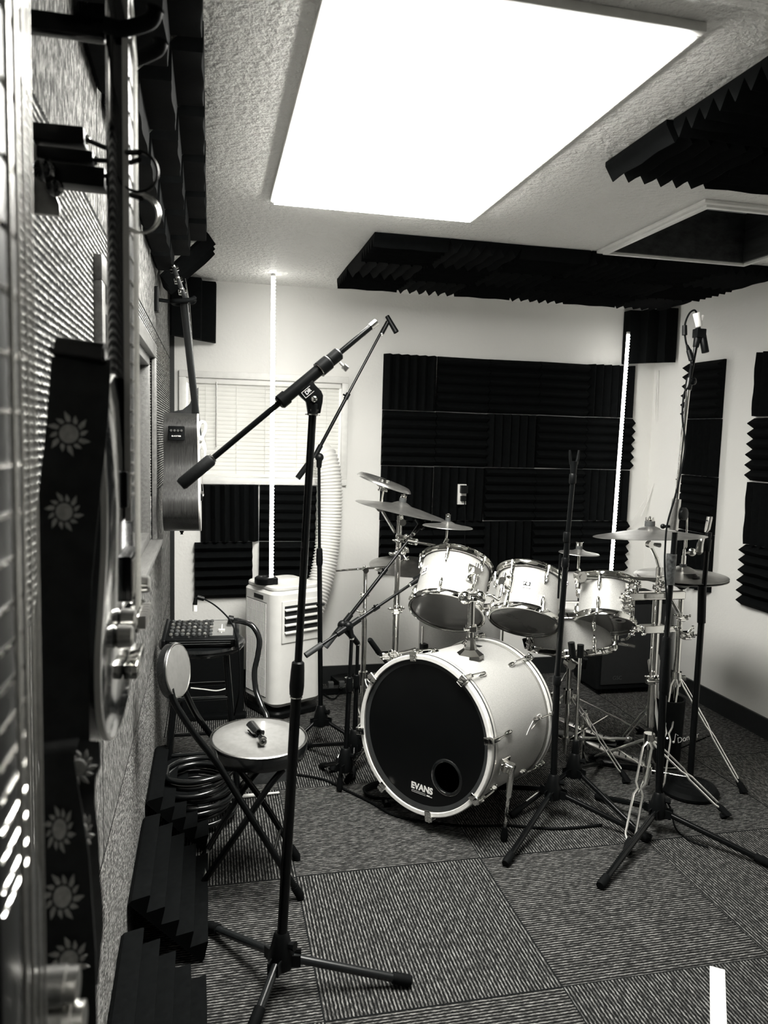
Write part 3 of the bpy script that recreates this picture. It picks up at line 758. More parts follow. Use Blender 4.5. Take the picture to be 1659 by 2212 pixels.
CY[9] = cymbal('cymbal', 'pale cymbal half hidden behind the right chrome stand', P(1432, 1243, Y=3.0), (-.05, -.08, 1), .125)
# dark print on the upper hat
M7 = Matrix.Translation(V((1.9, 2.76, .846)))
def toplocal(ob, mb, nm, m_):
    ob2 = mb.build(nm, m_, None, V((0, 0, 0))); ob2.parent = ob; return ob2
mb = MB()
for k, (w, y_) in enumerate(((.055, -.075), (.045, -.090), (.05, -.104), (.03, -.118))):
    zz = .178*.13*(1-(-y_-.05)/.128)+.0015
    mb.box((-.02, y_, zz), (w, .008, .0008))
toplocal(CY[7], mb, 'dark_print', M_dark)
def felt(c, n, r=.012, h=.028, name='wing_nut'):
    pass
def topper(parent_thing, c, n, wide=.016, h=.022):
    n = V(n).normalized(); c = V(c)
    f = MB().lathe([(wide, 0), (wide*1.05, h*.2), (wide*1.02, h), (wide*.3, h*1.02)], c, n, 20).build('felt_washer', M_greyp, parent_thing)
    mb = MB().lathe([(wide*.85, 0), (wide*.85, .006), (.005, .007), (.004, .018)], c+n*h, n, 14)
    for k in range(5):
        a = 2*PI*k/5; x, y, z = frame(n); mb.tube([c+n*h+(x*math.cos(a)+y*math.sin(a))*wide*.75, c+n*(h+.014)+(x*math.cos(a)+y*math.sin(a))*wide*.8], .003, 6)
    mb.build('wing_nut', M_chrome, parent_thing)
def strut(mb, a, b, w=.012, r=.003, k=8):
    """double-braced leg: two rods bowed apart between a and b, pinched in the middle"""
    a = V(a); b = V(b); d = (b-a).normalized(); s_ = d.cross(V((0, 0, 1))).normalized()
    for sg in (-1, 1):
        mb.tube([a+s_*sg*.004, a+(b-a)*.06+s_*sg*w, a+(b-a)*.44+s_*sg*w, a+(b-a)*.5+s_*sg*w*.35, a+(b-a)*.56+s_*sg*w, a+(b-a)*.93+s_*sg*w, b+s_*sg*.003], r, 6)
M_satin = mat('bright_plated_steel', G(.88), .3, 1, .05, 60, .02)
def chrome_tripod(t, base, feet, hz=.32, R=.0125, sw=1.0):
    """base=(x,y) pole foot, feet = floor points"""
    bx, by = base
    cl = MB().tube([(bx, by, hz-.03), (bx, by, hz+.03)], .021, 14).box((bx+.028, by, hz), (.03, .012, .02)).build('leg_collar', M_chrome, t)
    MB().tube([(bx, by, .045), (bx, by, hz)], R*.9, 12).tube([(bx, by, .09), (bx, by, .12)], .018, 12).build('lower_tube', M_chrome, t)
    for i, f in enumerate(feet):
        f = V(f); top = V((bx, by, hz)); d = (V((f.x, f.y, 0))-V((bx, by, 0))).normalized()
        ft = f+V((0, 0, .035)); mb = MB(); strut(mb, top+d*.018, ft, .012*sw, .0032*sw)
        lg = mb.build('leg', M_satin, t)
        mid = top+(ft-top)*.55
        MB().tube([(bx+d.x*.015, by+d.y*.015, .105), mid], .0032, 6).build('brace', M_chrome, lg)
        dd = (top-ft).normalized()
        MB().tube([ft+dd*.02, ft, ft-dd*.03, V((f.x, f.y, .003))+d*.004], [.008, .013, .015, .013], 10).build('rubber_foot', M_rub, lg)
def clampbits(mb, c, s=1.0, seed=0):
    """a clamp on a tube: block, hinge barrel, bolts and two wing screws"""
    rnd = random.Random(seed); c = V(c)
    mb.rbox(c, (.045*s, .04*s, .034*s), .008*s)
    mb.tube([c+V((-.03*s, -.012*s, 0)), c+V((.035*s, -.012*s, 0))], .009*s, 10)
    for k in range(3):
        d = V((rnd.uniform(-1, 1), rnd.uniform(-.9, -.1), rnd.uniform(-.5, .5))).normalized()
        mb.tube([c+d*.018*s, c+d*.05*s], .005*s, 8); mb.sph(c+d*.052*s, .0085*s, 10)
        e = c+d*.052*s; q_ = d.cross(V((0, 0, 1))).normalized()
        mb.tube([e-q_*.016*s, e+q_*.016*s], [.0035*s, .006*s], 8)
    mb.sph(c+V((.02*s, -.022*s, .012*s)), .012*s, 12)

# left chrome stand (carries cymbals 1, 2 and 3)
bx, by = P(856, 1250, Y=3.12).x, 3.12
t = thing('cymbal_stand', 'tall chrome stand at the left of the kit carrying three cymbals', 'cymbal stand', (bx, by, 0), 'chrome cymbal stands')
chrome_tripod(t, (bx, by), [(bx-.26, by-.10, 0), (bx+.20, by-.22, 0), (bx+.05, by+.27, 0)], .34)
zt = P(866, 1150, Y=by).z
MB().tube([(bx, by, .3), (bx+.004, by, zt-.25)], .0145, 14).tube([(bx+.003, by, zt-.27), (bx+.008, by, zt+.07)], .0115, 14).build('pole', M_chrome, t)
for k, (px, py) in enumerate(((866, 1190), (866, 1163), (855, 1320))):
    mb = MB(); c = P(px, py, Y=by-.01); clampbits(mb, c, .9 if k < 2 else .7, k+3); mb.build('clamp', M_chrome, t)
# arm to cymbal 1
a = P(822, 1098, Y=3.2); b = P(853, 1150, Y=3.13)
ar = MB().tube([b, a], .0065, 10).build('boom_arm', M_chrome, t)
MB().tube([a+V((-.006, -.014, 0)), a+V((-.006, .014, 0))], .014, 14).tube([a, CY[1].location-V((0, 0, .01))+V((-.0, 0, 0))], .005, 8).build('tilter', M_chrome, ar)
MB().lathe([(.024, -.002), (.024, .004), (.020, .006), (.019, .03), (.026, .036), (.024, .05), (.014, .052)], P(826, 1060, Y=3.28), (.15, 0, 1), 20).build('cymbal_seat', M_chrome, ar)
# tilter for cymbal 2
a = P(866, 1128, Y=3.12); c2 = CY[2].location
ar = MB().tube([a, c2-V((0, 0, .004)), c2+V((.008, 0, .06))], .005, 8).tube([a+V((.004, -.018, 0)), a+V((.004, .018, 0))], .0145, 16).tube([a-V((0, 0, .01)), a+V((0, 0, .05))], .010, 12).build('tilter', M_chrome, t)
n2 = V((.193, -.031, .981)); topper(ar, c2+n2*.036, n2, .015, .02)
# arm to cymbal 3
a = P(884, 1168, Y=3.08); b = P(957, 1182, Y=2.96); c3 = CY[3].location
ar = MB().tube([a, a+(b-a)*.22], .014, 12).tube([a+(b-a)*.2, b], .006, 10).build('boom_arm', M_chrome, t)
MB().tube([b+V((0, -.015, 0)), b+V((0, .015, 0))], .014, 14).tube([b, V((c3.x, c3.y, c3.z-.05))], .0085, 10).tube([b+V((.01, 0, 0)), V((c3.x, c3.y, c3.z+.01))], .005, 8).sph(b+V((-.02, -.01, -.005)), .010).build('tilter', M_chrome, ar)
topper(ar, V((c3.x, c3.y, c3.z+.022)), (.05, 0, 1), .010, .014)

# thin chrome stand left (carries the dull low cymbal), with its long rod
bx, by = P(788, 1300, Y=3.3).x, 3.3
t = thing('cymbal_stand', 'slim chrome stand with thin horizontal rod at the far left of the kit', 'cymbal stand', (bx, by, 0), 'chrome cymbal stands')
chrome_tripod(t, (bx, by), [P(735, 1500, Z=0)+V((-.0, .0, 0)), (bx+.14, by-.24, 0), (bx+.12, by+.2, 0)], .30, .011)
zt = P(787, 1232, Y=by).z
MB().tube([(bx, by, .28), (bx, by, zt-.22)], .0125, 12).tube([(bx, by, zt-.24), (bx, by, zt)], .0095, 12).build('pole', M_chrome, t)
for k, (px, py) in enumerate(((784, 1285), (783, 1325))):
    mb = MB(); clampbits(mb, P(px, py, Y=by), .55, 9+k); mb.build('clamp', M_chrome, t)
rd = MB().tube([P(726, 1233, Y=3.28), P(845, 1224, Y=3.36)], .0045, 8).tube([(bx, by-.012, zt), (bx, by+.012, zt)], .013, 14).sph((bx-.008, by-.01, zt+.018), .007).build('boom_rod', M_chrome, t)
MB().tube([P(845, 1224, Y=3.36), CY[4].location+V((0, 0, .045))], .0045, 8).build('tilter', M_chrome, rd)

# right chrome stand (crash + rack with small tom and tiny splash)
bx, by = P(1408, 1500, Y=2.60).x, 2.60
t = thing('cymbal_stand', 'heavy chrome stand right of the kit with double braced legs', 'cymbal stand', (bx, by, 0), 'chrome cymbal stands')
chrome_tripod(t, (bx, by), [P(1357, 1842, Z=0), P(1556, 1765, Z=0), (bx-.06, by+.30, 0)], P(1400, 1600, Y=by).z, .013, 1.35)
zt = P(1412, 1290, Y=by).z
MB().tube([(bx, by, .28), (bx, by, zt-.02)], .0150, 14).tube([(bx, by, zt-.10), (bx, by, zt)], .017, 14).tube([(bx, by, zt), (bx, by, P(1410, 1225, Y=by).z)], .011, 12).build('pole', M_chrome, t)
mb = MB(); c = P(1408, 1358, Y=by-.01); mb.rbox(c, (.10, .035, .030), .006)
clampbits(mb, P(1375, 1358, Y=by-.02), .7, 31); clampbits(mb, P(1448, 1358, Y=by-.01), .7, 32); mb.build('clamp', M_chrome, t)
mb = MB(); clampbits(mb, P(1406, 1470, Y=by-.01), .8, 33); mb.build('clamp', M_chrome, t)
# multi clamp bar
a = P(1352, 1290, Y=by-.02); b = P(1478, 1283, Y=by-.02)
bar = MB().rbox((a+b)/2, ((b-a).length, .030, .030), .008).build('accessory_bar', M_chrome, t)
MB().rbox((a+b)/2+V((-.012, -.0165, .002)), (.085, .003, .020), .006, Matrix.Rotation(0, 3, 'X')).build('recess_plate', M_steel, bar)
text_part('maker_print', 'TAMA', .010, (a+b)/2+V((.05, -.0165, -.001)), (1, 0, 0), (0, 0, 1), M_dark, bar, bold=.0004)
for k, (px, py, s_) in enumerate(((1352, 1292, .7), (1362, 1265, .7), (1430, 1250, .7), (1350, 1310, .6), (1418, 1268, .55))):
    mb = MB(); clampbits(mb, P(px, py, Y=by-.01), s_, 50+k); mb.build('clamp', M_chrome, t)
# horizontal arm to the tiny splash
a = P(1253, 1245, Y=2.70); b = P(1425, 1252, Y=by); c8 = CY[8].location
ar = MB().tube([a, b], .0068, 10).build('boom_arm', M_chrome, t)
MB().tube([a+V((0, -.016, 0)), a+V((0, .016, 0))], .021, 18).tube([a+V((0, -.020, 0)), a+V((0, .020, 0))], .010, 12).tube([a, V((c8.x, c8.y, c8.z-.07))], .010, 10).tube([V((c8.x, c8.y, c8.z-.09)), V((c8.x, c8.y, c8.z+.03))], .0055, 8).build('tilter', M_chrome, ar)
topper(ar, V((c8.x, c8.y, c8.z+.016)), (0, 0, 1), .013, .014)
MB().lathe([(.005, 0), (.015, .004), (.015, .006), (.005, .008)], V((c8.x, c8.y, c8.z+.040)), (0, 0, 1), 16).build('top_disc', M_chrome, ar)
# arm to crash
c6 = CY[6].location; a = P(1425, 1230, Y=by); b = P(1404, 1176, Y=2.57)
ar = MB().tube([a, P(1418, 1205, Y=by)], .007, 10).tube([P(1418, 1205, Y=by), b], .006, 10).tube([b+V((0, -.012, 0)), b+V((0, .012, 0))], .013, 14).tube([b, c6+V((0, 0, .055))], .005, 8).build('boom_arm', M_chrome, t)
MB().tube([b+V((.01, -.01, .002)), b+V((.035, -.014, -.002))], [.006, .009], 8).build('wing_nut', M_chrome, ar)
topper(ar, c6+V((0, 0, .036)), (0, 0, 1), .018, .022)
# j-shaped hook holding the small tom
mb = MB(); clampbits(mb, P(1352, 1268, Y=2.66), .7, 77)
mb.tube(smooth([P(1350, 1295, Y=2.64), P(1350, 1316, Y=2.63), P(1357, 1320, Y=2.62), P(1362, 1312, Y=2.62), P(1362, 1300, Y=2.62)], 4), .0055, 8).build('hook_arm', M_chrome, t)

# hi-hat stand
bx, by = 1.9, 2.76
t = thing('hi_hat_stand', 'chrome hi-hat stand at the right carrying the cymbal pair', 'hi-hat stand', (bx, by, 0))
chrome_tripod(t, (bx, by), [P(1597, 1712, Z=0), (bx-.18, by-.2, 0), (bx-.05, by+.3, 0)], P(1470, 1465, Y=by).z, .012, 1.15)
MB().tube([(bx, by, .25), (bx, by, .62)], .0135, 14).tube([(bx, by, .60), (bx, by, .80)], .0115, 12).build('pole', M_chrome, t)
MB().lathe([(.012, .79), (.024, .80), (.030, .815), (.028, .828), (.006, .83)], (bx, by, 0), (0, 0, 1), 20).build('cup', M_plast, t)
pz = P(1483, 1118, Y=by).z
pr2 = MB().tube([(bx, by, .8), (bx, by, pz-.09)], .0035, 8).tube([(bx, by, .895), (bx, by, .93)], .010, 12).tube([(bx, by, .93), (bx, by, .955)], .0065, 12).tube([(bx, by, .955), (bx+.008, by, .965), (bx+.004, by, pz)], .004, 8).build('pull_rod', M_chrome, t)
MB().tube([(bx, by, .882), (bx, by, .894)], .014, 14).build('felt_washer', M_greyp, pr2)
MB().tube([(bx, by, .94), (bx+.028, by-.004, .943)], .004, 8).sph((bx+.034, by-.005, .944), .017, 14, (1, 1, .5), (.3, 1, 0)).build('clutch_wing', M_chrome, pr2)
mb = MB(); clampbits(mb, (bx, by-.01, .67), .7, 91); clampbits(mb, (bx+.02, by-.02, .60), .9, 92)
mb.tube([P(1440, 1275, Y=2.66), P(1470, 1330, Y=2.74)], .0065, 10); mb.build('clamp', M_chrome, t)
MB().box((bx+.06, by+.22, .05), (.085, .28, .012), Matrix.Rotation(-.2, 3, 'Z') @ Matrix.Rotation(-.22, 3, 'X')).box((bx+.05, by+.2, .006), (.085, .34, .008), Matrix.Rotation(-.2, 3, 'Z')).build('footboard', M_steel, t, bevel=.003)

# snare stand
bx, by = 1.50, 2.93
t = thing('snare_stand', 'chrome snare drum stand with basket arms under the snare', 'snare stand', (bx, by, 0))
chrome_tripod(t, (bx, by), [P(1378, 1590, Z=0), (bx-.22, by+.12, 0), P(1345, 1690, Z=0)], .30, .011)
MB().tube([(bx, by, .28), (bx, by, .46)], .011, 12).tube([(bx, by-.02, .44), (bx, by+.02, .44)], .020, 14).build('pole', M_chrome, t)
for a in (20, 140, 260):
    d = V((math.cos(math.radians(a)), math.sin(math.radians(a)), 0)); c = V((1.46, 2.85, .52)); 
    ar = MB().tube([V((bx, by, .47)), V((c.x, c.y, .49))+d*.06, V((c.x, c.y, .515))+d*.19], .007, 8).build('basket_arm', M_chrome, t)
    MB().tube([V((c.x, c.y, .505))+d*.185, V((c.x, c.y, .545))+d*.197], .010, 10).build('rubber_grip', M_rub, ar)

# bass drum pedals
def pedal(x, y, rot, label, beat=True):
    t = thing('bass_drum_pedal', label, 'pedal', (x, y, 0), 'bass drum pedals'); R_ = Matrix.Rotation(rot, 3, 'Z')
    q_ = lambda a, b, c: V((x, y, 0))+R_ @ V((a, b, c))
    MB().box(q_(0, 0, .008), (.09, .32, .010), R_).build('base_plate', M_blk, t, bevel=.002)
    pl = []; W_ = .036
    fb = MB(); 
    M = basis(q_(0, -.01, .045), R_ @ V((1, 0, 0)), (R_ @ V((0, math.cos(.22), math.sin(.22)))), (R_ @ V((0, -math.sin(.22), math.cos(.22)))))
    poly = [(W_*math.cos(a_)*(1-.15*(math.sin(a_) < 0)), .145*math.sin(a_)*(1 if abs(math.sin(a_)) < .9 else .98)) for a_ in [2*PI*k/24 for k in range(24)]]
    fb.prism(poly, M, .007); f = fb.build('footboard', M_steel, t, bevel=.001)
    lg = MB()
    for k in range(7):
        lg.prism([(-.022, -.09+.028*k), (.022, -.09+.028*k), (.022, -.084+.028*k), (-.022, -.084+.028*k)], M, .0012, .007)
    lg.build('grip_slots', M_dark, f)
    for sg in (-1, 1):
        MB().tube([q_(sg*.045, .14, .01), q_(sg*.040, .14, .21)], .008, 8).build('upright', M_chrome, t)
    MB().tube([q_(-.05, .14, .20), q_(.05, .14, .20)], .009, 10).tube([q_(0, .14, .20), q_(0, .12, .15)], .016, 10).build('cam_axle', M_chrome, t)
    if beat: be = MB().tube([q_(.02, .14, .20), q_(.02, .06, .36)], .004, 8).build('beater_rod', M_chrome, t)
    if beat: MB().tube([q_(.02, .075, .37), q_(.02, .025, .345)], .022, 14).build('beater', M_blk, be)
    sp = MB(); pts = []
    for k in range(60):
        a_ = k*.9; pts.append(q_(.058+.006*math.cos(a_), .14+.006*math.sin(a_), .06+.0016*k))
    sp.tube(pts, .0014, 5).build('spring', M_chrome, t)
    return t
p1 = P(1325, 1640, Z=.0); pedal(p1.x-.02, p1.y-.05, 1.0, 'chrome bass drum pedal on the carpet behind the braced stand legs', False)
p2 = P(1262, 1600, Z=.0); pedal(p2.x, p2.y+.02, .9, 'chrome bass drum pedal close behind the bass drum')
mb = MB().tube([P(1250, 1594, Y=2.86), P(1365, 1596, Y=2.80)], .006, 10)
for k in (0.05, .93): mb.sph(P(1250+115*k, 1594+2*k, Y=2.86-.06*k), .012, 10)
solo(mb, 'pedal_linkage_rod', M_steel, 'steel linkage rod running between the two bass drum pedals', 'rod')
# ------------------------------------------------------------------ microphone stands
def mic_tripod(t, hub, feet, r=.0095, hz=.10, gloss=None, label_leg=None):
    """hub (x,y); hz = height of the leg pivots"""
    hx, hy = hub; m = gloss or M_blk
    h = MB().lathe([(.016, hz-.035), (.030, hz-.025), (.034, hz), (.026, hz+.03), (.019, hz+.06), (.015, hz+.065)], (hx, hy, 0), (0, 0, 1), 18)
    for i, f in enumerate(feet):
        d = (V((f[0], f[1], 0))-V((hx, hy, 0))).normalized(); q_ = V((-d.y, d.x, 0))
        for sg in (-1, 1): h.box(V((hx, hy, hz-.005))+d*.032+q_*sg*.0125, (.004, .035, .03), Matrix((q_, d, V((0, 0, 1)))).transposed())
    kd = V((.8, -.6, 0)); h.tube([V((hx, hy, hz+.035))+kd*.015, V((hx, hy, hz+.038))+kd*.04], [.006, .012], 8)
    h.build('leg_hub', M_plast, t)
    for i, f in enumerate(feet):
        f = V(f); d = (V((f.x, f.y, 0))-V((hx, hy, 0))).normalized(); a = V((hx, hy, hz-.005))+d*.03; e = V((f.x, f.y, r+.003))
        lg = MB().tube([a, e], r, 14).build('leg', m, t)
        dd = (e-a).normalized()
        MB().tube([e-dd*.045, e-dd*.002, e+dd*.004], [r*1.28, r*1.35, r*1.15], 14).build('rubber_foot', M_rub, lg)
        if label_leg == i:
            c = a+(e-a)*.62; sd = dd.cross(V((0, 0, 1))).normalized(); up = sd.cross(dd)
            mb = MB(); mb.add([c-dd*.035+(sd*math.cos(x)+up*math.sin(x))*(r+.0006) for x in (.2, .7, 1.2, 1.7)]+[c+dd*.035+(sd*math.cos(x)+up*math.sin(x))*(r+.0006) for x in (.2, .7, 1.2, 1.7)], [(0, 1, 5, 4), (1, 2, 6, 5), (2, 3, 7, 6)])
            mb.build('white_sticker', M_label, lg)
def ring(mb, c, ax, r, h=.006): mb.tube([V(c)-V(ax)*h/2, V(c)+V(ax)*h/2], r, 18)
def grip(t, a, b, r, name='height_clutch'):
    a = V(a); b = V(b); mb = MB(); mb.tube([a, a+(b-a)*.06, a+(b-a)*.3, b-(b-a)*.25, b-(b-a)*.04, b], [r*.8, r, r*1.1, r*1.0, r*.92, r*.7], 18)
    return mb.build(name, M_plast, t)
def mic_clip(t, o, d, s=1.0, parent=None):
    """tapered clip at o with its open sleeve along d"""
    o = V(o); d = V(d).normalized(); x, y, z = frame(d)
    return MB().tube([o-V((0, 0, .022*s)), o], .009*s, 12).lathe([(.013*s, -.03*s), (.0165*s, -.03*s), (.0175*s, .03*s), (.0145*s, .03*s), (.013*s, -.03*s)], o+x*0+V((0, 0, .014*s)), d, 18, caps=False, a0=.5, a1=2*PI-.5).build('mic_clip', M_plast, parent or t)

# 1. big stand in the foreground
YF1 = 1.80
hub = P(607, 2085, Y=YF1); top = P(675, 898, Y=YF1)
t = thing('microphone_stand', 'large black boom mic stand in the foreground, boom pointing up right', 'microphone stand', (hub.x, hub.y, 0), 'boom microphone stands')
mic_tripod(t, (hub.x, hub.y), [P(452, 2003, Z=.01), P(885, 2122, Z=.01), P(545, 2225, Z=.01)], .0108, .085, mat('satin_black_metal', K(.012), .25))
d = (top-hub).normalized(); mid = P(640, 1500, Y=YF1)
MB().tube([V((hub.x, hub.y, .08)), V((hub.x, hub.y, .1)), mid], .0128, 20).build('lower_pole', M_blk, t)
MB().tube([mid, top], .0092, 18).build('upper_pole', M_blk, t)
grip(t, mid-d*.005, mid+d*.082, .0165)
mb = MB(); ring(mb, mid-d*.006, d, .0150, .003); ring(mb, top+d*.002, d, .0175, .0022); mb.build('chrome_ring', M_chrome, t)
# label on the pole
# clutch head
cp = P(678, 858, Y=YF1-.004); ba = P(390, 1048, Y=YF1-.05); bb = P(800, 707, Y=YF1+.03)
bd = (bb-ba).normalized(); vy = V((0, -1, 0)); vy = (vy-bd*vy.dot(bd)).normalized(); vz = bd.cross(vy).normalized()
if vz.z < 0: vz = -vz
bc = ba+bd*((P(668, 818, Y=YF1)-ba).dot(bd))
body = MB().tube([top, P(677, 872, Y=YF1)], [.0125, .0135], 20)
Mh = basis(P(680, 862, Y=YF1), V((1, 0, 0)), V((0, 0, 1)), V((0, -1, 0)))
q1 = lambda px, py: (lambda v: (v.x-Mh.translation.x, v.z-Mh.translation.z))(P(px, py, Y=YF1))
poly = [q1(*p) for p in ((665, 893), (691, 893), (696, 868), (697, 855), (693, 845), (680, 832), (674, 822), (640, 848), (650, 858), (661, 868))]
body.prism(poly, Mh, .020, -.010)
body.build('clutch_head', M_plast, t, bevel=.0015)
MB().tube([P(679, 862, Y=YF1-.009), P(679, 862, Y=YF1-.016)], [.0080, .0075], 18).sph(P(679, 862, Y=YF1-.015), .0072, 16, (1, 1, .6), (0, -1, 0)).build('pivot_bolt', M_chrome, t)
mb = MB(); Mx = basis(P(679, 886, Y=YF1-.0106), V((1, 0, 0)), V((0, 0, 1)), V((0, -1, 0)))
mb.prism([(-.0098, .002), (.0098, .002), (.0095, -.002), (.006, -.0048), (0, -.0060), (-.006, -.0048), (-.0095, -.002)], Mx, .0008); mb.build('chrome_insert', M_chrome, t)
e1 = bb; e0 = ba
boom = MB().tube([e0, e1], .0068, 16).build('boom', M_blk, t)
# sleeve through the clutch
s0 = P(612, 864, Y=YF1-.012); s1 = P(704, 790, Y=YF1+.004)
s0 = ba+bd*(s0-ba).dot(bd); s1 = ba+bd*(s1-ba).dot(bd)
MB().tube([s0, s1], .0142, 20).tube([s0-bd*.012, s0-bd*.008, s0+bd*.012], [.0135, .0172, .0172], 20).tube([s1-bd*.016, s1+bd*.012, s1+bd*.016], [.0182, .0182, .015], 20).tube([s1+bd*.018, s1+bd*.044, s1+bd*.048], [.0155, .0158, .012], 20).build('boom_sleeve', M_plast, t)
kn = s1+bd*.03+V((.012, -.012, -.012))
MB().tube([kn, kn+V((.010, -.002, -.010))], .003, 8).rbox(kn+V((.013, -.002, -.012)), (.014, .010, .013), .003, Matrix.Rotation(.7, 3, 'Y')).build('thumb_screw', M_steel, t)
MB().tube([ba-bd*.0, ba+bd*.006, ba+bd*.085, ba+bd*.09], [.0125, .0145, .0145, .0120], 20).build('counterweight', mat('ribbed_black_rubber', K(.006), .6, 0, .3, 400, .4, spec=.2), t)
mb = MB(); ring(mb, ba+bd*.093, bd, .0105, .003); mb.tube([bb, bb+bd*.020], .0085, 16); ring(mb, s1-bd*.018, bd, .0186, .0015); mb.build('chrome_fitting', M_chrome, t)
# white maker print on the clutch: D R I
text_part('maker_print', 'DRI', .0125, (P(667, 845, Y=YF1-.0105)), bd, vz, M_label, t, bold=.0001)
cz = P(667, 845, Y=YF1-.0108); mb = MB(); Mx = basis(cz, bd, bd.cross(-vy).normalized()*-1, -bd.cross(bd.cross(-vy).normalized()*-1)*-1)
uy = vz; uz = bd.cross(uy)
Mx = basis(cz, bd, uy, uz); s_ = 1 if uz.y < 0 else -1
for (x0_, x1_, y0_, y1_) in ((-.0165, .0165, .0072, .0080), (-.0165, .0165, -.0080, -.0072), (-.0165, -.0157, -.008, .008), (.0157, .0165, -.008, .008)):
    mb.prism([(x0_, y0_), (x1_, y0_), (x1_, y1_), (x0_, y1_)], Mx, .0006)
mb.build('print_border', M_label, t)

# 2. slim boom stand behind, mic clip up right
Y2 = 3.30
hub = P(693, 1545, Y=Y2); top = P(689, 1000, Y=Y2)
t = thing('microphone_stand', 'slim black boom mic stand beside the white air conditioner', 'microphone stand', (hub.x, hub.y, 0), 'boom microphone stands')
mic_tripod(t, (hub.x, hub.y), [(hub.x-.20, hub.y-.12, .01), (hub.x+.24, hub.y-.20, .01), (hub.x+.02, hub.y+.26, .01)], .0085, .12)
jm = P(690, 1190, Y=Y2)
MB().tube([V((hub.x, hub.y, .1)), jm], .011, 14).build('lower_pole', M_blk, t); MB().tube([jm, top], .007, 12).build('upper_pole', M_blk, t)
grip(t, P(690, 1222, Y=Y2), P(690, 1184, Y=Y2), .014)
mb = MB(); mb.tube([P(690, 1308, Y=Y2), P(690, 1303, Y=Y2)], .014, 14); mb.tube([P(694, 1306, Y=Y2), P(701, 1305, Y=Y2)], .006, 8); mb.build('collar_clip', M_plast, t)
a = P(643, 1033, Y=Y2-.02); m_ = P(686, 975, Y=Y2); b = P(829, 707, Y=Y2+.05); dd = (b-m_).normalized(); da = (m_-a).normalized()
MB().tube([a, m_, b], .0060, 12).build('boom', M_blk, t)
MB().tube([a, a+da*.075], .0125, 14).build('counterweight', M_rub, t)
c = P(690, 988, Y=Y2-.005)
MB().sph(c, .019, 16, (1, 1, .7), (0, -1, 0)).tube([c, top-V((0, 0, .02))], [.014, .011], 14).tube([m_-dd*.03, m_+dd*.03], .011, 12).build('clutch_head', M_plast, t)
mb = MB(); mm = m_.lerp(b, .44); mb.tube([mm-dd*.014, mm+dd*.014], .0105, 12).tube([mm, mm+V((-.018, -.01, .006))], .004, 8); mb.build('boom_clutch', M_plast, t)
MB().tube([mm, m_], .0078, 12).build('boom_sleeve', M_blk, t)
bt = P(829, 712, Y=Y2+.05)
cl = MB().tube([bt-dd*.02, bt+dd*.018], .010, 12).tube([P(836, 683, Y=Y2+.05), P(856, 718, Y=Y2+.03)], [.0100, .0125], 16).tube([bt, P(838, 695, Y=Y2+.05)], .010, 10).build('mic_clip', M_plast, t)
mb = MB(); ring(mb, bt-dd*.022, dd, .0085, .006); mb.build('chrome_fitting', M_chrome, t)

# 3/4. two short boom stands left of the bass drum
def short_boom(label, Yd, hubpx, toppx, wt, end, feet, clipdir, legz=.10, grp='boom microphone stands'):
    hub = P(*hubpx, Y=Yd); top = P(*toppx, Y=Yd-.01)
    t = thing('microphone_stand', label, 'microphone stand', (hub.x, hub.y, 0), grp)
    mic_tripod(t, (hub.x, hub.y), feet, .009, legz)
    mid = V((hub.x, hub.y, .1)).lerp(top, .62)
    MB().tube([V((hub.x, hub.y, .09)), mid], .0105, 14).build('lower_pole', M_blk, t); MB().tube([mid, top], .0075, 12).build('upper_pole', M_blk, t)
    grip(t, mid-V((0, 0, .03)), mid+V((0, 0, .03)), .013)
    mb = MB(); ring(mb, top-V((0, 0, .012)), V((0, 0, 1)), .011, .008); mb.build('chrome_ring', M_chrome, t)
    a = P(*wt, Y=Yd-.08); b = P(*end, Y=Yd-.02+(end[2] if len(end) > 2 else 0)) if False else P(end[0], end[1], Y=end[2]); d = (b-a).normalized()
    MB().tube([a, b], .0058, 12).build('boom', M_blk, t)
    MB().tube([a, a+d*.075], .0115, 14).build('counterweight', mat('grey_ribbed_rubber', K(.02), .6, 0, .3, 300, .3), t)
    c = a+d*(top-a).dot(d)
    MB().sph(c, .021, 16, (1, 1, .75), (0, -1, 0)).tube([top-V((0, 0, .01)), c], [.011, .016], 14).tube([c-d*.055, c+d*.055], .012, 12).tube([c-V((0, .022, 0)), c+V((0, .02, 0))], .010, 12).build('clutch_head', M_plast, t)
    m2 = a+(b-a)*.62
    MB().tube([c, m2], .0075, 12).tube([m2-d*.014, m2+d*.014], .0100, 12).tube([m2, m2+V((-.01, -.012, .012))], .004, 8).build('boom_sleeve', M_blk, t)
    cl = MB().tube([b-d*.03, b+d*.01], [.009, .011], 12)
    cd = V(clipdir).normalized(); e = b+d*.025
    x, y, z = frame(cd); cl.lathe([(.010, -.028), (.0145, -.028), (.0175, .022), (.0135, .022), (.010, -.028)], e, cd, 18, caps=False, a0=.4, a1=2*PI-.4, hint=(0, 0, 1))
    cl.build('mic_clip', M_plast, t)
    mb = MB(); ring(mb, b-d*.034, d, .0085, .007); mb.build('chrome_fitting', M_chrome, t)
    return t
short_boom('black mic stand beside the bass drum, shallow boom ending at the left tom', 2.86, (746, 1640), (760, 1372), (660, 1416), (898, 1255, 2.95),
           [P(694, 1655, Z=.01), P(733, 1706, Z=.01), P(830, 1600, Z=.01)], (.9, -.2, .5))
short_boom('black mic stand beside the bass drum, steep boom reaching the cymbals', 3.02, (766, 1600), (773, 1385), (703, 1398), (903, 1140, 3.10),
           [P(660, 1612, Z=.01), P(762, 1682, Z=.01), P(850, 1570, Z=.01)], (.5, -.4, -.75), .11)
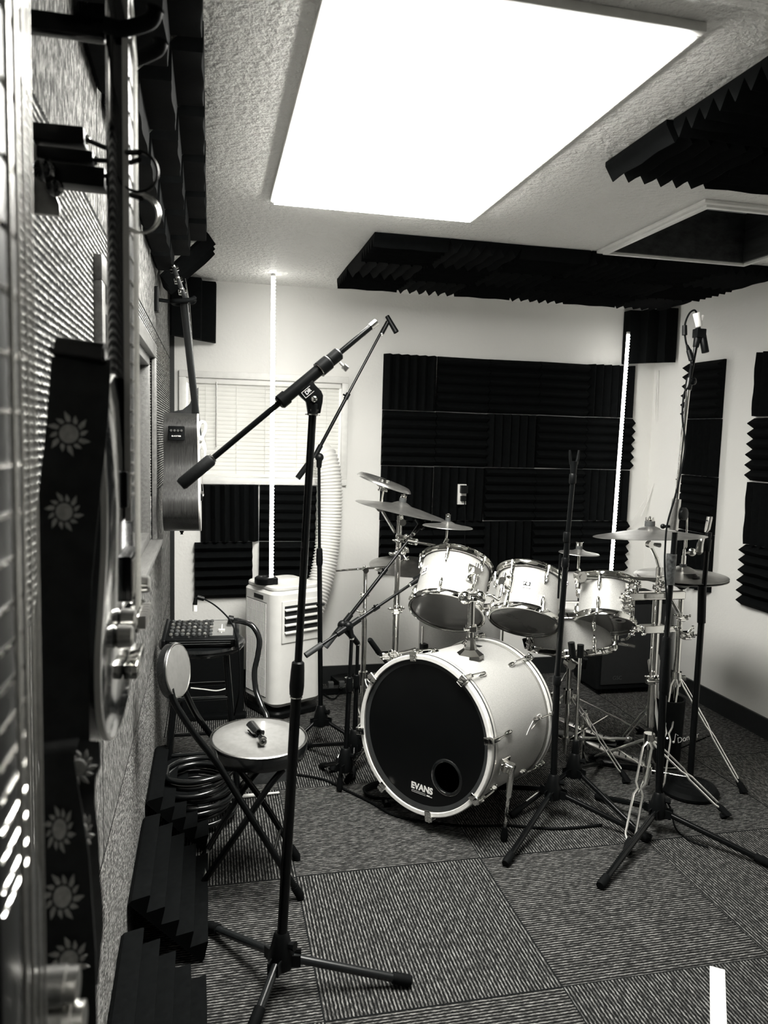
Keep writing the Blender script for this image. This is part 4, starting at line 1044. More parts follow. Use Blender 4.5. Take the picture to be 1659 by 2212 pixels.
# DR-style small white print on the shallow stand clutch
# black-gripped rod standing up beside the bass drum hoop
a = P(798, 1381, Y=2.80); b = P(829, 1424, Y=2.86)
t = thing('clutch_lever', 'black rubber-gripped lever sticking up behind the bass drum rim', 'lever', b)
MB().tube([a, a+(b-a)*.04, a+(b-a)*.68, a+(b-a)*.72], [.008, .0105, .0115, .009], 14).build('grip', M_rub, t)
MB().tube([a+(b-a)*.7, b+(b-a)*.5], .007, 10).build('rod', M_blk, t)
mb = MB(); clampbits(mb, P(832, 1416, Y=2.86), .8, 5); clampbits(mb, P(850, 1414, Y=2.87), .6, 6); mb.tube([P(835, 1418, Y=2.86), P(897, 1402, Y=2.92)], .007, 10); mb.build('clamp', M_chrome, t)

# 5. straight black stand between the toms
Y5 = 2.50
hub = P(1193, 1745, Y=Y5); top = P(1238, 1030, Y=Y5)
t = thing('microphone_stand', 'straight black mic stand with empty clip in front of the middle tom', 'microphone stand', (hub.x, hub.y, 0))
mic_tripod(t, (hub.x, hub.y), [P(1092, 1866, Z=.01), P(1405, 1812, Z=.01), P(1075, 1700, Z=.01)], .0100, .10)
z1 = P(1203, 1470, Y=Y5); z2 = P(1225, 1172, Y=Y5)
MB().tube([V((hub.x, hub.y, .09)), z1], .0125, 16).build('lower_pole', M_blk, t); MB().tube([z1, z2], .0105, 16).build('middle_pole', M_blk, t); MB().tube([z2, top], .0085, 14).build('upper_pole', M_blk, t)
dp = (top-hub).normalized()
for px, py, r_ in ((1203, 1470, .0155), (1221, 1215, .0135), (1224, 1160, .0125), (1237, 1034, .0125)):
    c = P(px, py, Y=Y5); MB().tube([c-dp*.018, c-dp*.014, c+dp*.014, c+dp*.018], [r_*.85, r_, r_, r_*.85], 16).build('pole_clutch', M_plast, t)
MB().box(P(1208, 1245, Y=Y5-.014), (.006, .004, .16)).build('cable_strap', M_rub, t)
c = P(1239, 1010, Y=Y5)
cl = MB().tube([c-V((0, 0, .03)), c], [.010, .012], 14).tube([c, c+V((0, 0, .022))], [.012, .015], 14)
for sg in (-1, 1): cl.tube([c+V((sg*.010, 0, .012)), c+V((sg*.015, 0, .035)), c+V((sg*.0175, 0, .062))], [.006, .0055, .0035], 10)
cl.build('mic_clip', M_plast, t)

# 6. low stand behind it with a thin bright tube
Y6 = 2.62
hub = P(1238, 1705, Y=Y6); top = P(1253, 1420, Y=Y6)
t = thing('microphone_stand', 'short mic stand with thin bright upper tube, behind the straight black stand', 'microphone stand', (hub.x, hub.y, 0))
mic_tripod(t, (hub.x, hub.y), [P(1105, 1762, Z=.01), P(1398, 1815, Z=.01), P(1300, 1650, Z=.01)], .0095, .12, None, 0)
m1 = P(1243, 1610, Y=Y6)
MB().tube([V((hub.x+.0, hub.y, .1)), m1], .012, 14).build('lower_pole', M_greyp, t); MB().tube([m1, top], .0065, 12).build('upper_pole', M_chrome, t)
grip(t, P(1240, 1655, Y=Y6), P(1245, 1598, Y=Y6), .0145)
MB().tube([top, top+V((0, 0, .05))], .013, 14).tube([top+V((-.03, 0, .0)), top+V((-.04, 0, .06))], .013, 12).build('mic_clip', M_plast, t)

# 7. tall boom stand on the right with condenser microphone
Y7 = 2.33
hub = P(1418, 1800, Y=Y7); 
t = thing('microphone_stand', 'tall black boom stand on the right carrying a microphone near the corner foam', 'microphone stand', (hub.x, hub.y, 0), 'boom microphone stands')
mic_tripod(t, (hub.x, hub.y), [P(1297, 1915, Z=.01), P(1662, 1868, Z=.01), P(1290, 1722, Z=.01)], .0108, .085)
z1 = P(1436, 1420, Y=Y7); z2 = P(1447, 1262, Y=Y7); z3 = P(1458, 1150, Y=Y7)
MB().tube([V((hub.x, hub.y, .08)), z1], .0135, 16).build('lower_pole', M_blk, t); MB().tube([z1, z3], .0095, 14).build('upper_pole', M_blk, t)
grip(t, P(1434, 1500, Y=Y7), P(1441, 1375, Y=Y7), .0175)
MB().tube([P(1446, 1262, Y=Y7), P(1451, 1197, Y=Y7)], [.0165, .0175], 18).build('counterweight', mat('printed_grey_sleeve', K(.05), .4, 0, .8, 90, .3), t)
z4 = P(1462, 1078, Y=Y7); d = (z4-z3).normalized()
MB().tube([P(1454, 1145, Y=Y7), z4], [.0165, .0150], 18).build('boom_sleeve', M_steel, t)
kb = P(1478, 1110, Y=Y7-.01); MB().lathe([(.006, -.01), (.021, -.006), (.022, .004), (.014, .008)], kb, (.5, -1, .1), 18).tube([z3+V((0, 0, .04)), kb], .008, 10).sph(P(1432, 1137, Y=Y7), .009, 12).tube([P(1433, 1137, Y=Y7), P(1446, 1137, Y=Y7)], .005, 8).build('clutch_knob', M_plast, t)
pth = [z4, P(1472, 980, Y=Y7+.01), P(1488, 830, Y=Y7+.03)]
MB().tube(pth, .0072, 12).build('boom', M_chrome, t)
b = P(1505, 738, Y=Y7+.04); d = (b-pth[-1]).normalized()
MB().tube([pth[-1], b], .0065, 12).tube([pth[-1]-d*.02, pth[-1]+d*.02], .012, 14).sph(pth[-1]+d*.01+V((.01, -.01, 0)), .013, 14, (1, 1, .6), (.3, -1, 0)).build('boom_tip', M_blk, t)
cl = MB().tube([b-d*.02, b+d*.03], [.010, .013], 14).box(b+V((.008, 0, .028)), (.035, .03, .03)).tube([P(1517, 722, Y=Y7+.04), P(1524, 762, Y=Y7+.03)], .0125, 16).build('mic_clip', M_plast, t, bevel=.002)
m = thing('microphone', 'slim black microphone with white taped plug, high on the right boom stand', 'microphone', P(1510, 715, Y=Y7+.04))
MB().tube([P(1507, 708, Y=Y7+.04), P(1514, 735, Y=Y7+.04)], [.0095, .0110], 16).build('body', M_plast, m)
MB().tube([P(1504, 676, Y=Y7+.04), P(1510, 705, Y=Y7+.04)], [.0125, .0110], 14).box(P(1514, 690, Y=Y7+.04), (.008, .012, .03), Matrix.Rotation(.3, 3, 'Y')).build('taped_connector', M_strpw, m, bevel=.001)
cp_ = [P(1505, 676, Y=Y7+.04), P(1500, 670, Y=Y7+.04), P(1490, 676, Y=Y7+.04), P(1481, 695, Y=Y7+.04), P(1479, 715, Y=Y7+.04), P(1482, 740, Y=Y7+.035), P(1490, 765, Y=Y7+.03), P(1493, 775, Y=Y7+.02)]
cp_ += [P(1489, 830, Y=Y7), P(1478, 850, Y=Y7), P(1474, 900, Y=Y7-.01), P(1480, 960, Y=Y7-.02), P(1473, 1010, Y=Y7-.02), P(1459, 1070, Y=Y7-.025), P(1442, 1130, Y=Y7-.025), P(1437, 1180, Y=Y7-.025), P(1436, 1230, Y=Y7-.025), P(1440, 1300, Y=Y7-.02), P(1437, 1400, Y=Y7-.025), P(1424, 1550, Y=Y7-.03), P(1428, 1700, Y=Y7-.02)]
e_ = P(1448, 1745, Y=Y7+.05); cp_ += [e_, P(1460, 1790, Z=.01), P(1490, 1815, Z=.006), P(1530, 1830, Z=.006)]
t = thing('microphone_cable', 'black cable running from the high right microphone down its stand', 'cable', P(1428, 1700, Y=Y7))
MB().tube(smooth(cp_, 5), .0032, 8).build('cable', M_rub, t)
MB().tube([P(1479, 703, Y=Y7+.04), P(1479, 724, Y=Y7+.038)], [.008, .0085], 14).build('ferrite', M_plast, t)
MB().tube([P(1488, 757, Y=Y7+.03), P(1494, 778, Y=Y7+.02)], [.009, .0095], 14).tube([P(1484, 745, Y=Y7+.03), P(1488, 757, Y=Y7+.03)], [.004, .008], 10).build('connector', M_plast, t)

# 8. round-base stand at the far right
Y8 = 2.50
bs = P(1497, 1722, Z=.0); bx, by = bs.x+.01, bs.y+.04
t = thing('microphone_stand', 'black mic stand with a heavy round domed base at the far right', 'microphone stand', (bx, by, 0))
MB().lathe([(.095, 0), (.110, .006), (.112, .016), (.100, .032), (.078, .040), (.074, .038), (.068, .043), (.058, .045), (.054, .043), (.046, .048), (.036, .048), (.032, .046), (.022, .052), (.016, .070), (.010, .072)], (bx, by, 0), (0, 0, 1), 48).build('round_base', M_rub, t, ang=25)
top = P(1529, 1165, Y=by); md = P(1516, 1330, Y=by)
MB().tube([V((bx, by, .05)), md], .0125, 16).build('lower_pole', M_blk, t)
MB().tube([md, top], .0095, 14).build('upper_pole', M_blk, t)
MB().tube([P(1515, 1345, Y=by), P(1517, 1265, Y=by)], .0160, 18).build('lower_clutch', M_plast, t)
MB().tube([P(1526, 1190, Y=by), P(1529, 1165, Y=by)], .0145, 16).tube([P(1529, 1165, Y=by), P(1531, 1150, Y=by)], .012, 12).build('clutch', M_plast, t)
m = thing('microphone', 'stubby silver microphone clipped on top of the round-base stand', 'microphone', P(1531, 1150, Y=by))
MB().tube([P(1533, 1116, Y=by), P(1533, 1118, Y=by), P(1528, 1143, Y=by), P(1524, 1150, Y=by)], [.0105, .0112, .0105, .006], 20, caps=False).build('connector_sleeve', M_steel, m)
MB().tube([P(1532, 1121, Y=by), P(1530, 1127, Y=by)], .0095, 16).build('socket', M_dark, m)
MB().tube([P(1519, 1158, Y=by-.01), P(1513, 1175, Y=by-.012), P(1510, 1192, Y=by-.014), P(1512, 1195, Y=by-.013)], [.0085, .0120, .0150, .010], 18).build('grille_body', M_steel, m)

# ------------------------------------------------------------------ amp, stick bag, cables on the floor
a = P(1287, 1510, Z=0)
ay = 3.72; ax0, ax1 = P(1287, 1500, Y=ay).x, P(1440, 1500, Y=ay).x; AMPZ = P(1400, 1292, Y=ay).z
t = thing('guitar_amplifier', 'black speaker cabinet on the floor behind the drums near the corner', 'amplifier', ((ax0+ax1)/2, ay+.12, 0))
MB().rbox(((ax0+ax1)/2, ay+.14, .03+(AMPZ-.03)/2), (ax1-ax0, .28, AMPZ-.03), .02).build('cabinet', M_rub, t)
MB().box(((ax0+ax1)/2, ay-.003, .03+(AMPZ-.03)/2), (ax1-ax0-.05, .008, AMPZ-.1)).build('grille_cloth', M_dark, t)
text_part('maker_print', 'GSC', .03, (ax0+.12, ay-.009, .10), (1, 0, 0), (0, 0, 1), M_greyp, t)
for sx_ in (-1, 1):
    for sy_ in (-1, 1): MB().tube([((ax0+ax1)/2+sx_*.18, ay+.14+sy_*.10, 0), ((ax0+ax1)/2+sx_*.18, ay+.14+sy_*.10, .032)], .015, 12).build('foot', M_rub, t)
# LED light bars
def led(name, label, a, b, loc, group, w=.014):
    t = thing(name, label, 'light', loc, group); a = V(a); b = V(b); d = (b-a).normalized()
    MB().tube([a, b], w*.62, 14).build('lit_tube', M_led, t)
    mb = MB(); L_ = (b-a).length; n = int(L_/.0166)
    for i in range(n): mb.sph(a+d*(L_*(i+.5)/n)+V((w*.62, -.002, 0)), .0035, 8)
    mb.build('led_chips', M_chip, t)
    MB().tube([b, b+d*.012], w*.7, 12).build('end_cap', M_white, t)
    return t
lt = P(1357, 722, Y=3.95); lb = V((P(1323, 1235, Y=3.9).x-.012, 3.9, AMPZ+.03))
t = led('led_light_bar', 'tall bright LED light bar on the right, standing before the foam block', lb, lt, (lb.x, lb.y, AMPZ), 'LED light bars')
MB().lathe([(.06, 0), (.062, .02), (.05, .035), (.012, .038)], (lb.x, lb.y, AMPZ), (0, 0, 1), 8).build('base', M_plast, t)
# stick bag
c = P(1443, 1500, Y=2.72)
t = thing('drumstick_bag', 'black round bag of drumsticks hanging beside the hi-hat stand', 'bag', P(1440, 1655, Y=2.72))
cz0, cz1 = P(1440, 1648, Y=2.72).z, P(1440, 1508, Y=2.72).z; cx = P(1443, 1570, Y=2.72).x
MB().lathe([(.01, cz0), (.045, cz0), (.054, cz0+.02), (.058, (cz0+cz1)/2), (.062, cz1), (.055, cz1), (.05, cz1-.04), (.01, cz1-.05)], (cx, 2.72, 0), (0, 0, 1), 28).build('bag_body', M_rub, t)
text_part('maker_print', 'Donner', .034, (cx+.052, 2.72-.064, P(1450, 1582, Y=2.72).z), (1, .1, .15), (0, 0, 1), M_label, t, bold=-.0004)
mb = MB(); o_ = V((cx-.012, 2.72-.066, P(1440, 1582, Y=2.72).z)); mb.tube([o_+V((0, 0, -.014)), o_+V((.004, 0, .02)), o_+V((.016, 0, .012))], .0012, 6).sph(o_+V((-.004, 0, -.014)), .005, 8); mb.build('note_print', M_label, t)
for i, (px, py, dx) in enumerate(((1402, 1424, -.035), (1420, 1412, -.02), (1428, 1425, .0), (1413, 1440, .01), (1432, 1440, .025), (1409, 1455, -.01))):
    tp_ = P(px, py, Y=2.70+.01*i); bt_ = V((cx+dx*.8, 2.70+.008*i, cz0+.03)); dd = (tp_-bt_).normalized()
    mb = MB().tube([bt_, tp_-dd*.05, tp_-dd*.012, tp_-dd*.004, tp_], [.007, .0072, .0078, .006, .002], 10)
    o = solo(mb, 'drumstick', M_stick if i != 2 else M_cloth, 'drumstick standing in the black bag, ' + ('leftmost', 'tallest', 'pale tipped one', 'short one in front', 'rightmost', 'shortest one')[i], 'drumstick', 'drumsticks in the bag', org=bt_)
# cable on the carpet in front of the bass drum
pts = [(600, 1672), (640, 1673), (700, 1684), (745, 1705), (800, 1732), (850, 1760), (920, 1775), (1010, 1784), (1100, 1783), (1200, 1790), (1300, 1782)]
solo(MB().tube(smooth([P(x, y, Z=.006) for x, y in pts], 6), .0048, 8), 'floor_cable', M_rub, 'black cable curving along the carpet in front of the bass drum', 'cable')
mb = MB()
c = P(830, 1714, Z=.006)
for k in range(5):
    r = .062+.006*k; loop = [c+V((r*1.15*math.cos(a_)+.004*k, r*.85*math.sin(a_), .004*k+.002*math.sin(3*a_+k)+.002)) for a_ in [2*PI*i/36 for i in range(36)]]
    mb.tube(loop, .0034, 7, closed=True)
t = thing('coiled_cable', 'coil of black cable on the carpet under the bass drum rim', 'cable', c); mb.build('coil', M_rub, t)
MB().tube([c+V((-.01, -.058, .0)), c+V((-.01, -.100, .0))], .014, 12).build('cable_tie', M_plast, t)
# ------------------------------------------------------------------ air conditioner and things by the window
A0 = P(572, 1560, Z=0); ang = math.radians(27)
ux = V((math.cos(ang), math.sin(ang), 0)); uy = V((-math.sin(ang), math.cos(ang), 0)); uz = V((0, 0, 1))
AW, AD, AH = .29, .31, .64
A0 = V((P(590, 1560, Y=3.60).x, 3.60, 0)); ac = A0+ux*AW/2+uy*AD/2
Ra = Matrix((ux, uy, uz)).transposed()
aq = lambda a, b, c: A0+ux*a+uy*b+uz*c
T = thing('portable_air_conditioner', 'white portable air conditioner on the floor with a fat hose to the window', 'air conditioner', ac)
MB().rbox(aq(AW/2, AD/2, AH/2+.03), (AW, AD, AH-.06), .055, Ra, 8).build('cabinet', M_white, T)
MB().rbox(aq(AW/2, AD/2, .02), (AW-.01, AD-.01, .035), .05, Ra, 8).build('base', M_plast, T)
MB().rbox(aq(AW/2, AD/2, AH+.004), (AW-.02, AD-.02, .022), .05, Ra, 8).build('top_cover', M_white, T)
MB().rbox(aq(AW/2+.02, AD/2+.04, AH+.017), (.16, .06, .006), .01, Ra).build('control_panel', M_grid, T)
# grille on the left side
g = MB(); gb = MB()
gb.box(aq(.0005, AD/2+.01, AH*.53), (.002, .19, .47), Ra)
gb.build('grille_recess', M_greyp, T)
for i in range(17): g.box(aq(-.002, AD/2+.01-.09+.18*i/16, AH*.53), (.004, .0038, .46), Ra)
for i in range(11): g.box(aq(-.0015, AD/2+.01, AH*.53-.23+.46*i/10), (.003, .185, .0022), Ra)
g.build('side_grille', M_white, T)
MB().rbox(aq(-.001, AD/2-.01, AH*.93), (.004, .085, .020), .002, Ra).build('carry_handle', M_dark, T)
# louvred outlet on the front
fo = aq(AW/2+.008, -.002, AH-.155)
MB().rbox(fo+uy*.0, (.225, .010, .205), .004, Ra).build('outlet_frame', M_white, T, bevel=.002)
MB().box(fo+uz*.012-uy*.0055, (.20, .003, .135), Ra).build('outlet_opening', M_dark, T)
for i in range(4):
    o_ = MB(); o_.box(fo+uz*(.062-.037*i)-uy*.012, (.202, .020, .006), Ra @ Matrix.Rotation(math.radians(18), 3, 'X')); o_.build('louvre', M_white, T, bevel=.001)
st = MB()
for i in range(4):
    for k in range(5): st.box(fo+ux*(-.035+.006*k)+uz*(.044-.037*i)-uy*.008, (.0012, .002, .018), Ra)
st.build('inner_ribs', M_greyp, T)
# ribbed exhaust hose
hp = smooth([P(664, 1345, Y=3.93), P(684, 1285, Y=3.97), P(700, 1225, Y=4.01), P(710, 1150, Y=4.04), P(713, 1070, Y=4.05), P(709, 1015, Y=4.06), P(699, 984, Y=4.085), P(688, 990, Y=4.13)], 30)
dist = 0; rs = []
for i, p_ in enumerate(hp):
    if i: dist += (p_-hp[i-1]).length
    rs.append(.066+.0045*math.sin(dist*2*PI/.0125))
# resample finely so the ribs read
fine = []; 
for i in range(len(hp)-1):
    for k in range(3): fine.append(hp[i].lerp(hp[i+1], k/3))
fine.append(hp[-1]); dist = 0; rs = []
for i, p_ in enumerate(fine):
    if i: dist += (p_-fine[i-1]).length
    rs.append(.064+.0045*math.sin(dist*2*PI/.017))
MB().tube(fine, rs, 36).build('exhaust_hose', M_hose, T, ang=80)
MB().tube([P(690, 990, Y=4.12), P(688, 992, Y=4.15)], .070, 28).build('hose_collar', M_white, T)
# left LED bar on the air conditioner
puck = aq(.115, .12, AH+.016); puck = P(574, 1236, Y=3.74); puck = V((puck.x, puck.y, AH+.0155))
ltop = P(590, 601, Z=ZC-.012)
lbot = V((P(586, 1215, Y=3.76).x, 3.76, AH+.04))
ltop = V((P(590, 600, Y=3.88).x, 3.88, ZC-.013))
t = led('led_light_bar', 'tall bright LED light bar standing on the white air conditioner, reaching the ceiling', lbot, ltop, puck, 'LED light bars', .015)
MB().lathe([(.052, 0), (.054, .003), (.054, .028), (.047, .034), (.030, .034), (.028, .028), (.004, .028)], puck, (0, 0, 1), 32).rbox(puck+V((.042, -.025, .016)), (.03, .035, .03), .005).build('base', M_plast, t)

# ------------------------------------------------------------------ stool with mixer
sc = V((P(437, 1375, Y=2.98).x, 2.98, 0)); sz = .585
t = thing('bar_stool', 'round black vinyl topped stool by the left wall carrying the mixer', 'stool', (sc.x, sc.y, 0))
MB().lathe([(.145, sz-.035), (.150, sz-.033), (.150, sz-.027), (.158, sz-.024), (.164, sz-.012), (.160, sz-.002), (.148, sz), (.02, sz+.004), (1e-4, sz+.004)], sc, (0, 0, 1), 48).build('seat', M_vinyl, t)
MB().lathe([(.156, sz-.026), (.1595, sz-.022), (.156, sz-.019)], sc, (0, 0, 1), 48, caps=False).build('piping', M_vinyl, t)
for i, a in enumerate((40, 140, 220, 320)):
    d = V((math.cos(math.radians(a)), math.sin(math.radians(a)), 0)); s1_ = .0 if d.x > 0 else -.0
    lg = MB().tube([sc+d*.115+V((0, 0, sz-.035)), V((max(sc.x+d.x*.175, XL+.03), sc.y+d.y*.175, .012))], .0125, 12).build('leg', M_blk, t)
    MB().tube([V((max(sc.x+d.x*.174, XL+.03), sc.y+d.y*.174, .03)), V((max(sc.x+d.x*.176, XL+.03), sc.y+d.y*.176, .0))], .0150, 12).build('rubber_foot', M_rub, lg)
for h, r in ((.38, .138), (.17, .157)):
    ps = []
    for a in (40, 140, 220, 320):
        p_ = sc+V((math.cos(math.radians(a))*r, math.sin(math.radians(a))*r, h)); p_.x = max(p_.x, XL+.03); ps.append(p_)
    for k in range(4): MB().tube([ps[k], ps[(k+1) % 4]], .0075, 10).build('rung', M_blkgloss, t)
# mixer
mc = V((P(436, 1340, Y=2.93).x, 2.94, sz+.006)); R_ = Matrix.Rotation(math.radians(-3), 3, 'Z')
mq = lambda a, b, c: mc+R_ @ V((a, b, c))
mx = thing('audio_mixer', 'small black audio mixer with rows of knobs lying on the stool', 'mixer', mc)
bm_ = MB(); sl_ = .16
pr_f = [(-.085, 0), (.085, 0), (.085, .055), (.078, .062), (-.08, .034), (-.092, .028)]
M = basis(mq(-.125, 0, 0), R_ @ V((0, 1, 0)), V((0, 0, 1)), R_ @ V((1, 0, 0)))
bm_.prism(pr_f, M, .25); bm_.build('case', M_plast, mx, bevel=.002)
for sgn in (-1, 1):
    MB().prism([(-.098, -.002), (.09, -.002), (.092, .062), (.084, .068), (-.09, .034), (-.10, .028)], basis(mq(sgn*.132-.007, 0, 0), R_ @ V((0, 1, 0)), V((0, 0, 1)), R_ @ V((1, 0, 0))), .014).build('end_cheek', M_plast, mx, bevel=.002)
MB().box(mq(0, -.091, .012), (.22, .004, .002), R_).box(mq(0, -.091, .02), (.22, .004, .002), R_).build('front_groove', M_greyp, mx)
sl = math.atan2(.028, .158); Rt = R_ @ Matrix.Rotation(sl, 3, 'X'); nz = Rt @ V((0, 0, 1))
tq = lambda a, b: mq(a, b*math.cos(sl), .048+b*math.sin(sl)+.0015)
MB().box(tq(.075, 0)-nz*.0006, (.085, .14, .0016), Rt).build('output_panel', mat('mid_grey_panel', K(.16), .5), mx)
for i in range(8):
    for j in range(5):
        c = tq(-.108+.0205*i, -.062+.030*j)
        MB().lathe([(.0072, 0), (.0062, .007), (.0055, .008), (1e-4, .008)], c, nz, 12).build('knob', M_greyp if (i+j) % 3 else M_steel, mx)
mk = MB()
for i in range(8):
    for j in range(5): mk.box(tq(-.108+.0205*i, -.062+.030*j+.012)+nz*.0002, (.012, .003, .0006), Rt)
mk.build('panel_print', M_label, mx)
MB().box(tq(.075, -.01)+nz*.001, (.003, .08, .001), Rt).box(tq(.075, -.035)+nz*.005, (.024, .009, .010), Rt).build('fader', M_white, mx, bevel=.001)
# plug and lead on the mixer
pb = P(421, 1322, Y=2.93)
t = thing('audio_lead', 'black lead with white collared plug standing in the mixer and drooping over the stool', 'cable', pb)
MB().tube([P(421, 1320, Y=2.93), P(421, 1306, Y=2.93)], .0085, 16).build('white_collar', M_strpw, t)
MB().tube([P(421, 1306, Y=2.93), P(423, 1293, Y=2.93), P(428, 1290, Y=2.93)], [.0090, .0070, .006], 14).tube([P(426, 1290, Y=2.93), P(441, 1294, Y=2.93)], .0085, 12).build('plug', M_plast, t)
MB().tube(smooth([P(441, 1294, Y=2.93), P(462, 1306, Y=2.91), P(482, 1323, Y=2.87), P(498, 1342, Y=2.83), P(508, 1365, Y=2.80), P(515, 1400, Y=2.79), P(518, 1450, Y=2.79), P(516, 1500, Y=2.80), P(506, 1545, Y=2.85)], 6), .0030, 8).build('lead', M_rub, t)
# fat multicore snake from the mixer to the floor coil
snake = [P(500, 1340, Y=2.95), P(520, 1342, Y=2.93), P(545, 1352, Y=2.90), P(560, 1380, Y=2.88), P(557, 1415, Y=2.87), P(550, 1450, Y=2.86), P(553, 1490, Y=2.84), P(565, 1525, Y=2.80), P(577, 1560, Y=2.75), P(560, 1640, Y=2.72), P(520, 1700, Z=.03)]
t = thing('multicore_cable', 'thick black multicore cable from the mixer coiled on the floor behind the chair', 'cable', P(430, 1660, Z=0))
MB().tube(smooth(snake, 8), .0105, 14).build('cable_run', M_vinyl, t)
MB().tube([P(493, 1338, Y=2.95), P(503, 1340, Y=2.95)], .017, 14).build('plug', M_plast, t)
cc = V((P(428, 1655, Z=.07).x+.0, 2.72, 0)); mb = MB(); hel = []
for i in range(36*9+1):
    a_ = 2*PI*i/36; k = i/36; r = .118+.010*math.sin(k*2.3); hel.append(V((max(cc.x+r*math.cos(a_)+.01*math.sin(k*1.7), XL+.055), cc.y+r*math.sin(a_)+.012*math.cos(k*1.3), .014+.0195*k+.006*math.sin(a_+k))))
mb.tube(hel, .0100, 10); mb.build('cable_coil', M_vinyl, t)

# things by the wall behind the stool
bx0 = P(385, 1500, Z=0); 
t = MB().rbox((.02, 3.86, .17), (.30, .22, .34), .012); solo(t, 'speaker_box', M_rub, 'plain black box on the floor behind the stool, near the wall corner', 'box', bevel=0)
t = MB().box((.03, 3.70, .012), (.30, .05, .024)); solo(t, 'cable_tray', M_plast, 'low black cable tray on the carpet before the black box', 'tray', bevel=.002)
solo(MB().tube(smooth([P(412, 1486, Y=3.60), P(440, 1489, Y=3.59), P(468, 1492, Y=3.58), P(490, 1487, Y=3.58)], 5), .003, 6), 'thin_wire', M_white, 'thin white wire sagging low in front of the black box behind the stool', 'wire')
solo(MB().tube(smooth([P(470, 1395, Y=4.1), P(480, 1415, Y=4.1), P(500, 1430, Y=4.08), P(520, 1442, Y=4.02)], 5), .006, 8), 'white_cable', M_white, 'white cable curving down the back wall beside the air conditioner', 'cable')
# power strip and bits right of the air conditioner
c = P(722, 1490, Z=.0)
t = thing('power_strip', 'dark power strip with plugs on the floor right of the air conditioner', 'power strip', (c.x, 3.98, 0))
MB().rbox((c.x, 3.98, .02), (.26, .05, .038), .008).build('housing', M_plast, t)
for k in range(4): MB().rbox((c.x-.09+.06*k, 3.975, .052), (.03, .03, .03), .005).build('plug', M_white if k == 0 else M_greyp, t)
mb = MB()
c = P(745, 1478, Z=.02); t = thing('effects_pedal', 'flat black pedal with small white label on the floor by the back wall', 'pedal', c)
MB().box(c+V((.02, .04, .012)), (.16, .10, .035), Matrix.Rotation(.4, 3, 'Z') @ Matrix.Rotation(.15, 3, 'X')).build('housing', M_plast, t, bevel=.003)
MB().box(c+V((.02, .01, .036)), (.04, .012, .002), Matrix.Rotation(.4, 3, 'Z') @ Matrix.Rotation(.15, 3, 'X')).build('label', M_label, t)
pts = [P(x, y, Z=.01) for x, y in ((700, 1500), (715, 1478), (735, 1490), (720, 1510), (700, 1495), (720, 1470), (752, 1480))]
solo(MB().tube(smooth(pts, 6), .004, 7), 'tangled_cable', M_rub, 'tangled thin black cable on the floor right of the air conditioner', 'cable')

# ------------------------------------------------------------------ folding chair
c = V((P(560, 1595, Y=2.33).x, 2.33, .445)); 
t = thing('folding_chair', 'black folding chair with round padded seat and round backrest pad', 'chair', (c.x, c.y, 0))
SR = .150; s_ = V((0.02, -.05, 1)).normalized()
MB().lathe([(SR-.02, -.052), (SR-.004, -.050), (SR, -.040), (SR, -.012), (SR-.006, -.004)], c, s_, 56).build('seat_cushion', M_vinyl, t)
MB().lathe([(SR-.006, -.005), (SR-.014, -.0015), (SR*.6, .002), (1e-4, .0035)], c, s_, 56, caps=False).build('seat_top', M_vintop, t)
MB().lathe([(SR-.002, -.006), (SR+.0005, -.0035), (SR-.004, -.0015)], c, s_, 56, caps=False).build('piping', M_steel, t)
# backrest pad: faces the camera side and right, standing at the wall side
bc = P(386, 1447, Y=2.20); bn = V((.93, -.30, .18)).normalized(); bx_, by_, bz_ = frame(bn, (0, 0, 1))
ps = []; 
def pad(r0, r1, h): return [bc+bn*h+bx_*(r0*math.cos(2*PI*k/40))+by_*(r1*math.sin(2*PI*k/40)) for k in range(40)]
mb = MB(); vs = []; fs = []
rings = [pad(.08, .066, -.030), pad(.092, .076, -.026), pad(.094, .078, -.006), pad(.088, .072, 0)]
for r_ in rings: vs += r_
for j in range(3):
    for k in range(40): fs.append((j*40+k, j*40+(k+1) % 40, (j+1)*40+(k+1) % 40, (j+1)*40+k))
fs += [tuple(range(39, -1, -1))]
mb.add(vs, fs).build('backrest', M_vinyl, t)
mb = MB(); vs = pad(.088, .072, 0)+pad(.05, .042, .003); fs = [(k, (k+1) % 40, 40+(k+1) % 40, 40+k) for k in range(40)]+[tuple(range(40, 80))]
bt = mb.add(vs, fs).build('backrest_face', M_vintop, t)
MB().tube(pad(.089, .073, -.001), .0022, 6, closed=True).build('backrest_piping', M_steel, t)
# long tubes from the backrest to the front feet
fa = P(648, 1934, Z=.012); fb = P(641, 1850, Z=.012); ga = P(424, 1928, Z=.012); gb = V((ga.x+.02, ga.y+.33, .012))
l1 = [P(368, 1488, Y=2.14), P(378, 1520, Y=2.14), P(420, 1585, Y=2.14), P(470, 1650, Y=2.14), P(520, 1730, Y=2.14), fa]
l2 = [P(392, 1480, Y=2.30), P(402, 1500, Y=2.31), P(425, 1545, Y=2.36), P(458, 1590, Y=2.44), P(560, 1720, Y=2.42), fb]
r1 = [P(612, 1662, Y=2.22), P(580, 1700, Y=2.20), P(520, 1790, Y=2.19), ga]
r2 = [P(572, 1650, Y=2.46), P(545, 1680, Y=2.48), P(500, 1745, Y=2.50), P(436, 1850, Y=2.53)]
r2[-1] = V((r2[-1].x, r2[-1].y, .012)) if False else P(434, 1862, Z=.012)
